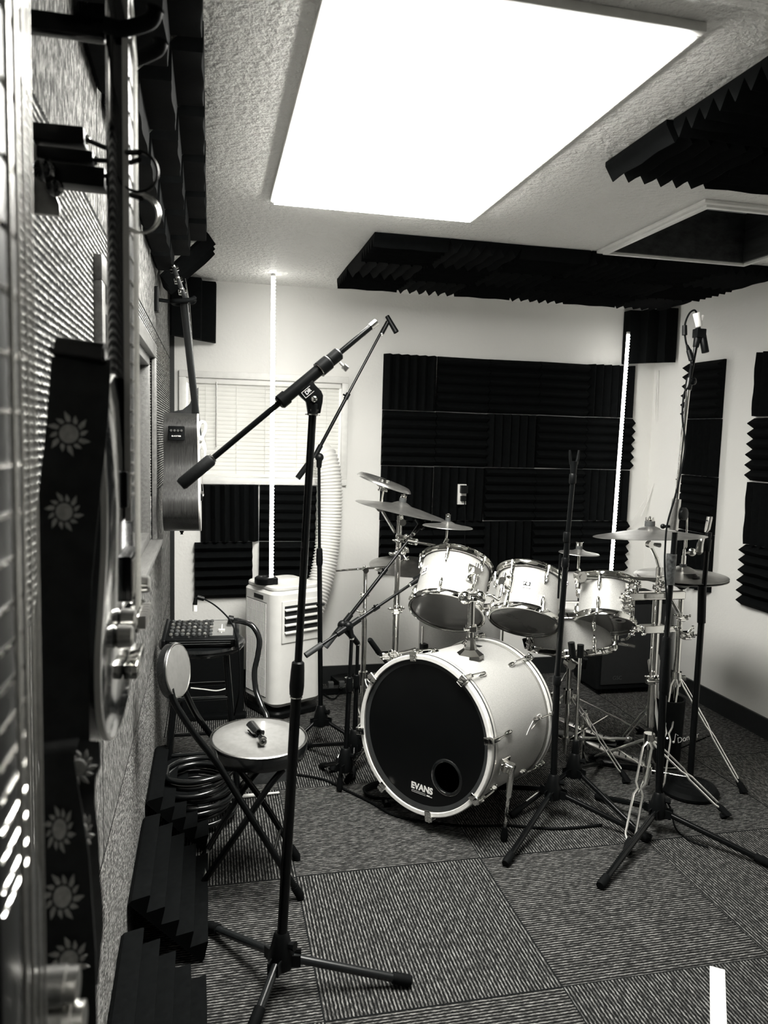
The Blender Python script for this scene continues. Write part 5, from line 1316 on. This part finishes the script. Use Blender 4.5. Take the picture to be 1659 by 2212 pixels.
for nm, l in (('leg', l1), ('leg', l2), ('leg', r1), ('leg', r2)):
    lg = MB().tube(smooth(l, 5), .0098, 12).build(nm, M_blk, t)
    e = l[-1]; d = (e-l[-2]).normalized(); MB().tube([e-d*.035, e, V((e.x, e.y, 0))+d*.004], [.0125, .013, .011], 12).build('rubber_foot', M_rub, lg)
MB().tube([l1[3], l2[3]], .006, 10).tube([l1[4]+(fa-l1[4])*.55, l2[4]+(fb-l2[4])*.55], .006, 10).build('cross_bar', M_blk, t)
MB().tube([ga+(r1[2]-ga)*.2, r2[-1]+(r2[2]-r2[-1])*.2], .0075, 10).build('rear_cross_bar', M_steel, t)
MB().tube([c+V((-.11, -.09, -.058)), c+V((.11, -.09, -.058))], .010, 10).tube([c+V((-.11, .09, -.058)), c+V((.11, .09, -.058))], .010, 10).build('seat_rail', M_blk, t)
# two mic clips lying on the seat
def clip_on(px, py, dirv, label, r, L, Z):
    o = P(px, py, Z=Z); t = thing('microphone_clip', label, 'mic clip', o, 'clips on the chair seat'); d = V(dirv).normalized()
    MB().lathe([(r*.8, -L/2), (r, -L/2), (r*1.15, L/2), (r*.95, L/2), (r*.8, -L/2)], o+V((0, 0, r)), d, 20, caps=False, a0=.3, a1=2*PI-.9).build('sleeve', M_blkgloss, t)
    return t, o, d
t1, o, d = clip_on(549, 1586, (-.35, .9, .15), 'larger black mic clip lying at the back on the chair seat', .0150, .052, .450)
MB().tube([o+V((.012, -.005, .008)), o+V((.026, -.016, .008))], .009, 14).build('swivel', M_plast, t1)
t2, o, d = clip_on(566, 1604, (.1, -.95, .1), 'smaller black mic clip with round opening, in front on the chair seat', .0110, .028, .449)
MB().lathe([(.006, 0), (.0115, 0), (.0115, .012), (.006, .012)], o+V((0, -.012, .011)), (.1, -1, .05), 20, caps=False).build('threaded_end', M_steel, t2)
# drumstick and wooden block on the carpet
a = P(428, 1730, Z=.009); b = P(604, 1712, Z=.009); d = (b-a)
solo(MB().tube([a, a+d*.02, a+d*.75, a+d*.955, a+d*.965, a+d*.985, b], [.006, .0075, .0070, .0035, .0045, .0045, .002], 12), 'drumstick', M_stick, 'single pale drumstick lying on the carpet behind the chair legs', 'drumstick', org=a)
c = P(580, 1690, Z=.0)
solo(MB().rbox((c.x+.005, c.y+.02, .028), (.17, .06, .055), .004, Matrix.Rotation(.12, 3, 'Z')), 'wooden_block', M_hatchw, 'dark wooden block on the carpet behind the chair', 'block')
# ------------------------------------------------------------------ acoustic guitar on its wall hanger
def gx(px, Y): return P(px, 1000, Y=Y).x
YA = 3.02
t = thing('acoustic_guitar', 'dark acoustic guitar hanging on the left wall near the window, seen from its side', 'guitar', (-.1, YA, P(400, 1160, Y=2.85).z))
zb, ztp = P(390, 1158, Y=2.86).z, P(390, 890, Y=2.9).z
Lb = ztp-zb
def outline(n=56):
    pts = []
    prof = [(0, 0), (.03, .10), (.09, .155), (.17, .192), (.27, .200), (.37, .182), (.47, .150), (.58, .128), (.70, .128), (.82, .145), (.90, .142), (.96, .110), (.99, .06), (1.0, 0)]
    sm = smooth([V((a_, b_, 0)) for a_, b_ in prof], 4)
    r = [(p_.y, p_.x) for p_ in sm]
    return [(y_, z_) for y_, z_ in r]+[(-y_, z_) for y_, z_ in reversed(r[1:-1])]
ol = outline()
tilt = -.018                              # leans out slightly at the bottom
def body_pts(x, ins=1.0): return [V((x+tilt*(1-z_)*0, YA+y_*ins, zb+z_*Lb)) for y_, z_ in ol]
xb, xf = gx(352, 2.86), gx(427, 2.86)
print('guitar depth', xb, xf)
n = len(ol)
mb = MB(); vs = []; fs = []
xs = [xb+.004, xb, xb, (xb+xf)/2, xf-.004]
for i, x_ in enumerate(xs):
    # bottom of the body is a little deeper than the top
    for y_, z_ in ol:
        k = 1.0 if i else .975
        dx = .010*(1-z_) if i > 2 else 0
        vs.append(V((x_+dx, YA+y_*k, zb+z_*Lb)))
for j in range(len(xs)-1):
    for k in range(n): fs.append((j*n+k, j*n+(k+1) % n, (j+1)*n+(k+1) % n, (j+1)*n+k))
fs.append(tuple(range(n-1, -1, -1)))
mb.add(vs, fs); mb.build('body', M_wood, t, ang=50)
mb = MB(); vs = []
for x_, k in ((xf-.0042, 1.004), (xf+.001, 1.004), (xf+.003, .985)):
    for y_, z_ in ol: vs.append(V((x_+.010*(1-z_), YA+y_*k, zb+z_*Lb)))
fs = [(j*n+k, j*n+(k+1) % n, (j+1)*n+(k+1) % n, (j+1)*n+k) for j in range(2) for k in range(n)]+[tuple(2*n+k for k in range(n))]
mb.add(vs, fs).build('top_board', M_spruce, t, ang=30)
# bridge
bz = zb+.30*Lb
MB().box((xf+.012, YA, bz), (.010, .15, .026)).build('bridge', M_plast, t, bevel=.002)
MB().box((xf+.018, YA, bz+.004), (.006, .075, .003)).build('saddle', M_bone, t)
# neck and heel
zn = P(385, 640, Y=YA).z; xn = gx(405, YA); 
nt_ = P(401, 655, Y=YA)                 # nut
nx0, nx1 = xf+.004, P(404, 660, Y=YA).x
def neckc(s): return V((nx0+(nx1-nx0)*s, YA, ztp+(nt_.z-ztp)*s))
ms = [neckc(k/8) for k in range(9)]
mb = MB(); vs = []; fs = []
N_ = 13
for i, c in enumerate(ms):
    w = .027-.006*i/8; dpt = .022 if i else .030
    for k in range(N_):
        a_ = PI*k/(N_-1); vs.append(c+V((-dpt*math.sin(a_)-.004, w*math.cos(a_), 0)))
for i in range(8):
    for k in range(N_-1): fs.append((i*N_+k, i*N_+k+1, (i+1)*N_+k+1, (i+1)*N_+k))
    fs.append((i*N_+N_-1, i*N_, (i+1)*N_, (i+1)*N_+N_-1))
fs += [tuple(range(N_)), tuple(8*N_+k for k in range(N_))]
mb.add(vs, fs)
nk = mb.build('neck', M_neckw, t, ang=50)
hl = MB(); M = basis((nx0, YA-.014, ztp), (1, 0, 0), (0, 0, 1), (0, -1, 0)) 
hl.prism([(-.004, .10), (-.020, .075), (-.036, .035), (-.062, .012), (-.098, .004), (-.098, -.02), (-.004, -.02)], basis((nx0, YA+.016, ztp), (1, 0, 0), (0, 0, 1), (0, -1, 0)), .032)
hl.build('heel', M_neckw, nk, bevel=.004)
fbm = MB(); a = neckc(-.30); a = V((xf+.010, YA, ztp-.11)); b = neckc(1)
for s_ in (0,): 
    d = (b-a); fx = V((1, 0, 0)); M = Matrix((V((0, 1, 0)), d.normalized(), V((0, 1, 0)).cross(d.normalized()))).transposed()
    fbm.box((a+b)/2+V((.001, 0, 0)), (.048, d.length, .007), M)
fbm.build('fretboard', M_fret, nk, bevel=.001)
fr = MB()
for k in range(1, 20):
    s_ = 1-2**(-k/12); c = b+(V((xf+.014, YA, bz))-b)*s_*.98; c = b+(a-b).normalized()*(.645*s_); fr.box(c+V((.0048, 0, 0)), (.0012, .046, .0018))
fr.build('frets', M_steel, nk)
stg = MB()
for k in range(6):
    y_ = (-.5+k/5)
    stg.tube([V((xf+.020, YA+y_*.055, bz)), V((b.x+.010, YA+y_*.038, b.z)), V((b.x-.006, YA+y_*.03, b.z+.05+.02*(k % 3)))], .0007, 5)
stg.build('strings', M_string, nk)
# headstock with tuners
hs0 = b; hs1 = P(375, 578, Y=YA); d = (hs1-hs0).normalized(); yy = V((0, 1, 0)); nn = yy.cross(d).normalized()
Mh = basis(hs0, yy, d, nn); Lh = (hs1-hs0).length
hs = MB().prism([(-.022, 0), (.022, 0), (.030, .04), (.035, Lh*.95), (.02, Lh), (-.02, Lh), (-.035, Lh*.95), (-.030, .04)], Mh, .015, -.0075).build('headstock', M_neckw, t, bevel=.0015)
for sg in (-1, 1):
    for k in range(3):
        c = Mh @ V((sg*.034, .045+.042*k, 0)); q_ = MB().tube([c, c+yy*sg*.016], .003, 8).sph(c+yy*sg*.022, .0085, 10, (1, 1, .7)).tube([c-yy*sg*.012-nn*.012, c-yy*sg*.012+nn*.016], .0045, 8).rbox(c-yy*sg*.010-nn*.010, (.012, .014, .010), .003).build('tuner', M_chrome, hs)
# preamp panel on the side
pc = P(381, 936, Y=2.882); 
# nearest point of the side at that height
def side_y(z): 
    zz = (z-zb)/Lb; best = min((abs(z_-zz), y_) for y_, z_ in ol if y_ > 0); return YA-best[1]
ys = side_y(pc.z)
pm = MB().rbox((P(381, 936, Y=ys).x, ys-.001, P(381, 936, Y=ys).z), (.058, .006, .052), .004).build('preamp_panel', M_plast, t)
cx_ = P(381, 936, Y=ys).x; cz_ = P(381, 936, Y=ys).z
kb = MB()
for k in range(4): kb.lathe([(.0045, 0), (.004, .004), (1e-4, .004)], (cx_-.018+.012*k, ys-.004, cz_+.010), (0, -1, 0), 12)
kb.build('preamp_knobs', M_steel, pm)
text_part('maker_print', 'BLACKTREE', .0062, (cx_, ys-.0045, cz_-.010), (1, 0, 0), (0, 0, 1), M_label, pm, bold=.0001)
MB().lathe([(.008, -.003), (.008, .004), (.004, .010), (.006, .014)], (xb+.06, YA, zb), (0, 0, -1), 12).build('end_pin', M_plast, t)
# hanger
hz_ = P(350, 648, Y=YA).z
t = thing('guitar_hanger', 'black wall hanger gripping the acoustic guitar headstock', 'hanger', (XL, YA, hz_))
MB().rbox((XL+.008, YA, hz_), (.016, .05, .09), .004).build('wall_plate', M_plast, t)
hy = V((nt_.x-.03, YA, hz_))
MB().tube([(XL+.01, YA, hz_), (hy.x-.02, YA, hz_-.004)], .007, 12).build('arm', M_blk, t)
yk = MB()
for sg in (-1, 1): yk.tube(smooth([V((hy.x-.02, YA, hz_-.004)), V((hy.x-.01, YA+sg*.028, hz_-.006)), V((hy.x+.02, YA+sg*.036, hz_-.004)), V((hy.x+.055, YA+sg*.032, hz_+.004)), V((hy.x+.062, YA+sg*.024, hz_+.012))], 5), .0085, 12)
yk.build('yoke', M_rub, t)
# white cloth tied by the strings
x_ = P(436, 905, Y=2.9)
t = thing('white_cloth', 'knotted white cloth strip hanging at the front of the acoustic guitar', 'cloth', x_)
lp = smooth([P(431, 948, Y=2.92), P(428, 930, Y=2.92), P(434, 912, Y=2.92), P(443, 915, Y=2.92), P(443, 930, Y=2.92), P(436, 946, Y=2.92)], 6)
MB().tube(lp, .0055, 10, flat=.5).sph(P(433, 948, Y=2.91), .012, 14, (1, 1, .9)).build('loop_and_knot', M_cloth, t)
for pts, w in ((((430, 955), (427, 975), (430, 1000), (430, 1015)), .009), (((437, 952), (443, 975), (441, 1000), (445, 1022)), .008)):
    cs = smooth([P(x, y, Y=2.92) for x, y in pts], 5)
    MB().tube(cs, [w*(.6+.4*math.sin(1+i*.4)) for i in range(len(cs))], 10, flat=.35).build('tail', M_cloth, t)

# ------------------------------------------------------------------ electric guitar with patterned strap
YE = .86
def X(px, Y, py=1000): return P(px, py, Y=Y).x
xback, xfr = X(105, .70), X(262, .86)
zt_, zb_ = P(250, 800, Y=.76).z, P(245, 1600, Y=.80).z
print('electric', xback, xfr, zt_, zb_)
t = thing('electric_guitar', 'glossy black electric guitar with pale bound edge hanging on the left wall', 'guitar', (xback, YE, zb_))
H_ = zt_-zb_
eo = smooth([V(p_) for p_ in ((0, -.0, 0), (.0, .0, 0))], 1) if False else None
prof = [(0, 0), (.02, .07), (.08, .125), (.18, .160), (.30, .165), (.42, .142), (.54, .118), (.66, .112), (.76, .122), (.86, .128), (.94, .112), (.985, .075), (1.0, .04), (.99, 0)]
sm = smooth([V((a_, b_, 0)) for a_, b_ in prof], 4); r_ = [(p_.y, p_.x) for p_ in sm]
ol2 = r_+[(-y_*(1 if z_ < .6 else 1-.0*z_), z_) for y_, z_ in reversed(r_[1:-1])]
n = len(ol2); mb = MB(); vs = []; fs = []
xs = [(xback, .95), (xback+.004, .99), (xback+.007, 1), (xfr-.006, 1)]
for x_, k in xs:
    for y_, z_ in ol2: vs.append(V((x_, YE+y_*k, zb_+H_*(.5+(z_-.5)*k))))
for j in range(3):
    for k in range(n): fs.append((j*n+k, j*n+(k+1) % n, (j+1)*n+(k+1) % n, (j+1)*n+k))
fs.append(tuple(range(n-1, -1, -1)))
mb.add(vs, fs).build('body', M_blkgloss, t, ang=50)
mb = MB(); vs = []
for x_, k in ((xfr-.0062, 1.003), (xfr-.001, 1.003), (xfr, .99)):
    for y_, z_ in ol2: vs.append(V((x_, YE+y_*k, zb_+H_*(.5+(z_-.5)*k))))
mb.add(vs, [(j*n+k, j*n+(k+1) % n, (j+1)*n+(k+1) % n, (j+1)*n+k) for j in range(2) for k in range(n)]).build('edge_binding', M_bone, t)
mb = MB(); vs = []
for x_, k in ((xfr, .99), (xfr+.003, .86), (xfr+.005, .6)):
    for y_, z_ in ol2: vs.append(V((x_, YE+y_*k, zb_+H_*(.5+(z_-.5)*k))))
mb.add(vs, [(j*n+k, j*n+(k+1) % n, (j+1)*n+(k+1) % n, (j+1)*n+k) for j in range(2) for k in range(n)]+[tuple(2*n+k for k in range(n))]).build('carved_top', M_blkgloss, t, ang=60)
# neck
fx_ = X(288, YE)         # playing face of the fretboard
zheel = P(265, 1000, Y=YE).z; ztop = P(270, -180, Y=YE).z
mb = MB(); N_ = 13; vs = []; fs = []
for i in range(9):
    s_ = i/8; z_ = zheel-.04+(ztop-zheel+.04)*s_; w = .028-.006*s_; dp = .020-.002*s_
    for k in range(N_):
        a_ = PI*k/(N_-1); vs.append(V((fx_-.006-dp*math.sin(a_), YE+w*math.cos(a_), z_)))
for i in range(8):
    for k in range(N_-1): fs.append((i*N_+k, i*N_+k+1, (i+1)*N_+k+1, (i+1)*N_+k))
    fs.append((i*N_+N_-1, i*N_, (i+1)*N_, (i+1)*N_+N_-1))
fs += [tuple(range(N_)), tuple(8*N_+k for k in range(N_))]
nk = mb.add(vs, fs).build('neck', M_blkgloss, t, ang=50)
MB().box((fx_-.003, YE, (zheel-.06+ztop)/2), (.006, .050, ztop-zheel+.06)).build('fretboard', M_fret, nk, bevel=.001)
MB().box((fx_-.003, YE-.0255, (zheel-.06+ztop)/2), (.0062, .0018, ztop-zheel+.06)).box((fx_-.003, YE+.0255, (zheel-.06+ztop)/2), (.0062, .0018, ztop-zheel+.06)).build('neck_binding', M_bone, nk)
fr = MB(); znut = P(270, 110, Y=YE).z; 
for k in range(1, 23): fr.box((fx_+.0005, YE, znut-.628*(1-2**(-k/12))), (.0022, .047, .0022))
fr.build('frets', M_steel, nk)
MB().box((fx_+.001, YE, znut), (.006, .045, .005)).build('nut', M_bone, nk)
zbr = P(285, 1330, Y=YE).z
sg = MB()
for k in range(6):
    y_ = -.5+k/5; sg.tube([V((fx_+.004, YE+y_*.052, zbr)), V((fx_+.0035, YE+y_*.036, znut)), V((fx_-.004, YE+y_*.045, znut+.07+.02*(k % 3)))], .00055+.00012*k, 5)
sg.build('strings', M_string, nk)
# pickups
for py0, py1, fpx, m1_ in ((1010, 1095, 284, M_chrome), (1185, 1290, 291, M_plast)):
    za, zc_ = P(275, py0, Y=YE).z, P(275, py1, Y=YE).z
    xp = X(fpx, YE); pk = MB().box(((xp+xfr)/2, YE, (za+zc_)/2), (xp-xfr, .078, (za-zc_)*.9)).build('pickup', M_plast, t, bevel=.002)
    MB().box((xp, YE, (za+zc_)/2), (.0016, .066, (za-zc_)*.7)).build('pickup_cover', m1_ if m1_ is M_chrome else M_steel, pk)
# bridge with saddles
b_ = MB().box((xfr+.014, YE, zbr), (.012, .085, .018)).tube([(xfr+.0, YE-.038, zbr), (xfr+.020, YE-.038, zbr)], .007, 12).tube([(xfr, YE+.038, zbr), (xfr+.020, YE+.038, zbr)], .007, 12).build('bridge', M_chrome, t, bevel=.001)
sd = MB()
for k in range(6): sd.box((xfr+.023, YE-.03+.012*k, zbr), (.008, .006, .014))
sd.build('saddles', M_steel, b_)
MB().box((xfr+.012, YE, zbr-.05), (.014, .088, .016)).build('tailpiece', M_chrome, t, bevel=.002)
for ky, py in ((.76, 1374), (.79, 1338), (.97, 1262), (.95, 1330)):
    y_ = ky; z_ = P(280, py, Y=ky).z
    MB().tube([(xfr-.002, y_, z_), (xfr+.005, y_, z_), (xfr+.007, y_, z_), (xfr+.019, y_, z_), (xfr+.021, y_, z_)], [.010, .010, .0115, .0105, .008], 24).build('knob', M_steel, t)
MB().tube([(xback+.02, YE-.0, zt_-.012), (xback+.02, YE-.0, zt_+.012)], .005, 10).build('strap_button', M_chrome, t)
# headstock (mostly above the frame)
MB().prism([(-.025, 0), (.025, 0), (.04, .05), (.045, .16), (.02, .19), (-.02, .19), (-.045, .16), (-.04, .05)], basis((fx_-.014, YE, znut+.004), (0, 1, 0), V((-.2, 0, 1)).normalized(), V((1, 0, .2)).normalized()), .014).build('headstock', M_blkgloss, nk, bevel=.001)
# hanger arms
hz_ = P(160, 60, Y=YE).z
t = thing('guitar_hanger', 'black wall hanger with curved prongs at the very top left', 'hanger', (XL, YE, hz_))
MB().box((XL+.010, YE, hz_+.0), (.018, .06, .12)).build('wall_plate', M_steel, t, bevel=.003)
MB().box(((XL+X(235, YE))/2, YE, hz_), (X(235, YE)-XL, .018, .018)).build('arm', M_blk, t, bevel=.002)
for nm, pts in (('prong', ((225, 52), (260, 62), (300, 55), (328, 42), (336, 20))), ('prong', ((262, 125), (290, 128), (318, 118), (342, 105), (347, 90)))):
    MB().tube(smooth([P(x, y, Y=YE+(.045 if pts[0][1] > 100 else -.03)) for x, y in pts], 5), [.0075]*20+[.009], 12).build('prong', M_rub, t)
# strap
YS = .705
t = thing('guitar_strap', 'wide dark strap with embroidered pale suns hanging from the electric guitar', 'strap', P(150, 1600, Y=YS))
def strap(px, W_):
    cs = []; ws = []
    for (x, y, Y_, hw, tw) in px:
        cs.append(P(x, y, Y=Y_)); ws.append((hw, tw))
    cs2 = smooth(cs, 6); k = 6; w2 = []
    for i in range(len(cs2)):
        j = min(i//k, len(ws)-2); f = (i-j*k)/k; w2.append((ws[j][0]*(1-f)+ws[j+1][0]*f, ws[j][1]*(1-f)+ws[j+1][1]*f))
    return cs2, [V((math.cos(tw), math.sin(tw), 0))*hw for hw, tw in w2]
s1 = strap(((176, 775, .70, .0235, .1), (172, 850, .68, .0235, .1), (165, 940, .67, .0235, .1), (150, 1080, .665, .0235, .1), (140, 1250, .66, .021, .1), (134, 1400, .66, .021, .15), (135, 1560, .66, .021, .2), (140, 1640, .655, .020, .3), (148, 1700, .65, .017, .3)), 1)
b1 = MB().ribbon(*s1, .0022).build('strap_webbing', M_strap, t)
s2 = strap(((185, 1600, .64, .012, -.3), (180, 1650, .63, .014, -.3), (160, 1685, .625, .017, -.2), (165, 1740, .62, .014, .4), (178, 1820, .62, .013, .6), (192, 1900, .63, .011, .9), (205, 1990, .64, .009, 1.0), (200, 2060, .64, .009, 1.0), (180, 2140, .63, .012, .5)), 1)
MB().ribbon(*s2, .0022).build('strap_webbing', M_strap, t)
s3 = strap(((128, 1600, .61, .014, .2), (124, 1650, .60, .012, .2), (128, 1750, .60, .016, .1), (135, 1850, .60, .019, .05), (140, 1950, .60, .020, .0), (145, 2060, .60, .021, 0), (150, 2160, .60, .020, 0), (152, 2300, .60, .02, 0)), 1)
MB().ribbon(*s3, .0022).build('strap_webbing', M_strap, t)
lp = P(175, 760, Y=.70)
MB().tube([P(122, 752, Y=.705), P(124, 752, Y=.705), P(226, 766, Y=.700), P(229, 766, Y=.70)], [.008, .0098, .0098, .008], 20).tube([P(114, 765, Y=.705), P(122, 758, Y=.705)], .006, 10).build('leather_loop', M_vinyl, t)
def sun(px, py, Y_, s, sq=.85, rot=0, lift=.0022):
    c = P(px, py, Y=Y_)-V((0, lift, 0)); M = basis(c, (1, 0, 0), (0, 0, 1), (0, -1, 0)); mb = MB()
    mb.prism([(s*.42*sq*math.cos(2*PI*k/20), s*.42*math.sin(2*PI*k/20)) for k in range(20)], M, .0008)
    for k in range(12):
        a_ = rot+2*PI*k/12; b_ = a_+.35; c1, s1_ = math.cos(a_), math.sin(a_); r0, r1 = s*.52, s*(1.0 if k % 2 else .85)
        w = .12*s; am = a_+.18
        pts = [(r0*math.cos(a_-.17), r0*math.sin(a_-.17)), ((r0+r1)/2*math.cos(a_-.08), (r0+r1)/2*math.sin(a_-.08)), (r1*math.cos(am), r1*math.sin(am)), ((r0+r1)/2*math.cos(a_+.22), (r0+r1)/2*math.sin(a_+.22)), (r0*math.cos(a_+.17), r0*math.sin(a_+.17))]
        mb.prism([(x*sq, y) for x, y in pts], M, .0008)
    mb.build('sun_motif', M_sun, t)
sun(150, 937, .667, .0185, .95); sun(140, 1105, .660, .017, .9, .2)
sun(130, 1788, .598, .020, .6, .1); sun(136, 1933, .596, .021, .75, .3); sun(150, 2070, .594, .020, .8); sun(181, 1795, .612, .018, .45, .2); sun(170, 1655, .620, .016, .9, .4)

# ------------------------------------------------------------------ bracket with bars and coiled wires
YK = .98
t = thing('wall_bracket', 'black wall bracket holding stacked black bars and coiled wire rings', 'bracket', (XL, YK, P(100, 460, Y=YK).z))
tri = MB().prism([(0, 0), (P(130, 465, Y=YK).x-XL, 0), (P(130, 430, Y=YK).x-XL, .012), (.0, .095)], basis((XL, YK+.004, P(100, 465, Y=YK).z), (1, 0, 0), (0, 0, 1), (0, -1, 0)), .008).build('triangle_plate', M_frost, t, bevel=.001)
for (x0_, y0_, x1_, y1_, hh) in ((74, 292, 186, 302, .0095), (84, 335, 205, 348, .0065), (105, 378, 230, 392, .011)):
    a, b = P(x0_, y0_, Y=YK-.02), P(x1_, y1_, Y=YK-.02); a.x = max(a.x, XL+.002)
    bb_ = MB().box((a+b)/2, ((b-a).length, .03, hh*2), Matrix.Rotation(math.atan2((a-b).z, (b-a).x), 3, 'Y')).build('bar', M_plast, t, bevel=.002)
    MB().sph(b, .0055, 10).build('bright_tip', M_chrome, bb_)
MB().sph(P(97, 368, Y=YK-.04), .013, 14).sph(P(118, 405, Y=YK-.04), .010, 14).build('knob', M_blkgloss, t)
for pts in (((190, 303), (225, 318), (262, 328), (300, 330)), ((205, 346), (240, 348), (275, 352), (300, 345)), ((230, 380), (250, 400), (275, 418), (305, 428))):
    MB().tube(smooth([P(x, y, Y=YK-.03-.05*i) for i, (x, y) in enumerate(pts)], 5), .0026, 8).build('wire', M_rub, t)
for (cx_, cy_, r, Y_, m_) in ((297, 370, .0195, .84, M_plast), (305, 460, .0185, .84, M_steel), (301, 463, .0180, .845, M_steel)):
    c = P(cx_, cy_, Y=Y_); MB().tube([c+V((r*math.cos(2*PI*k/32), .006*math.sin(2*PI*k/32), r*1.12*math.sin(2*PI*k/32))) for k in range(32)], .0017 if m_ is not M_steel else .0012, 8, closed=True).build('wire_ring', m_, t)

# ------------------------------------------------------------------ bass guitar closest to the camera
YB_ = .43
xfb = X(40, .45)
t = thing('bass_guitar', 'bass guitar at the extreme left edge, only strings and frets showing', 'guitar', (xfb-.03, YB_, .8))
z0_, z1_ = .93, 2.0
mb = MB(); vs = []; fs = []
for i in range(9):
    z_ = z0_+(z1_-z0_)*i/8
    for k in range(N_):
        a_ = PI*k/(N_-1); vs.append(V((xfb-.007-.022*math.sin(a_), YB_-.005+.030*math.cos(a_), z_)))
fs = []
for i in range(8):
    for k in range(N_-1): fs.append((i*N_+k, i*N_+k+1, (i+1)*N_+k+1, (i+1)*N_+k))
    fs.append((i*N_+N_-1, i*N_, (i+1)*N_, (i+1)*N_+N_-1))
fs += [tuple(range(N_)), tuple(8*N_+k for k in range(N_))]
nk = mb.add(vs, fs).build('neck', M_neckw, t, ang=50)
MB().box((xfb-.0035, YB_-.005, (z0_+z1_)/2), (.007, .060, z1_-z0_)).build('fretboard', M_fret, nk, bevel=.001)
zs = [P(10, y, Y=.41).z for y in (-40, 139, 310, 468, 614, 758, 888, 1007, 1118, 1219, 1320, 1407, 1488, 1569, 1646, 1712, 1778, 1840, 1903, 1951)]
for z_ in zs: MB().tube([V((xfb+.0004, YB_-.034, z_)), V((xfb+.0004, YB_+.024, z_))], .0013, 8).build('fret', M_chrome, nk)
for px, Y_, r in ((33, .405, .0016), (51, .42, .0014), (66, .435, .0011), (78, .45, .0009)):
    xs_ = X(px, Y_); MB().tube([V((xs_, Y_, .70)), V((xs_-.001, Y_, z1_))], r, 10).build('string', M_string, nk)
# body at the bottom
zbt = P(20, 1960, Y=.42).z
mb = MB(); pts = smooth([V(p_) for p_ in ((-.03, zbt, 0), (-.10, zbt+.02, 0), (-.13, zbt-.03, 0), (-.12, zbt-.12, 0), (-.15, zbt-.25, 0), (-.10, zbt-.36, 0), (0, zbt-.38, 0), (.10, zbt-.36, 0), (.14, zbt-.25, 0), (.11, zbt-.12, 0), (.105, zbt-.04, 0), (.07, zbt-.01, 0), (.04, zbt-.01, 0))], 4, True)
M = basis((xfb-.05, YB_, 0), (0, 1, 0), (0, 0, 1), (1, 0, 0))
mb.prism([(p_.x, p_.y) for p_ in pts], M, .040).build('body', M_greyp, t, bevel=.003)
for px0, px1, py in ((103, 168, 2130), (118, 182, 2205)):
    a = P(px0, py, Y=.50); b = P(px1, py-4, Y=.50); a.x = xfb-.012
    MB().tube([a, a.lerp(b, .75), a.lerp(b, .78), b, b+V((.001, 0, 0))], [.0125, .0125, .0115, .0115, .009], 28).build('knob', M_steel, t)
# ------------------------------------------------------------------ daylight, camera, view
wo = bpy.data.worlds.new('daylight'); S.world = wo; wo.use_nodes = True
bg = wo.node_tree.nodes['Background']; bg.inputs[0].default_value = (1, .99, .95, 1); bg.inputs[1].default_value = 1.6
cam = bpy.data.cameras.new('camera'); co = bpy.data.objects.new('camera', cam); COL.objects.link(co)
co.matrix_world = basis(CAM, CR, CU, -CF)
cam.sensor_fit = 'VERTICAL'; cam.sensor_height = 36.0; cam.lens = FPX/IH*36.0; cam.clip_start = .02; cam.clip_end = 60
cam.dof.use_dof = True; cam.dof.focus_distance = 2.9; cam.dof.aperture_fstop = 7.5
S.camera = co
S.view_settings.view_transform = 'Standard'; S.view_settings.look = 'None'; S.view_settings.gamma = 1
S.view_settings.use_curve_mapping = False; S.view_settings.exposure = 1.42
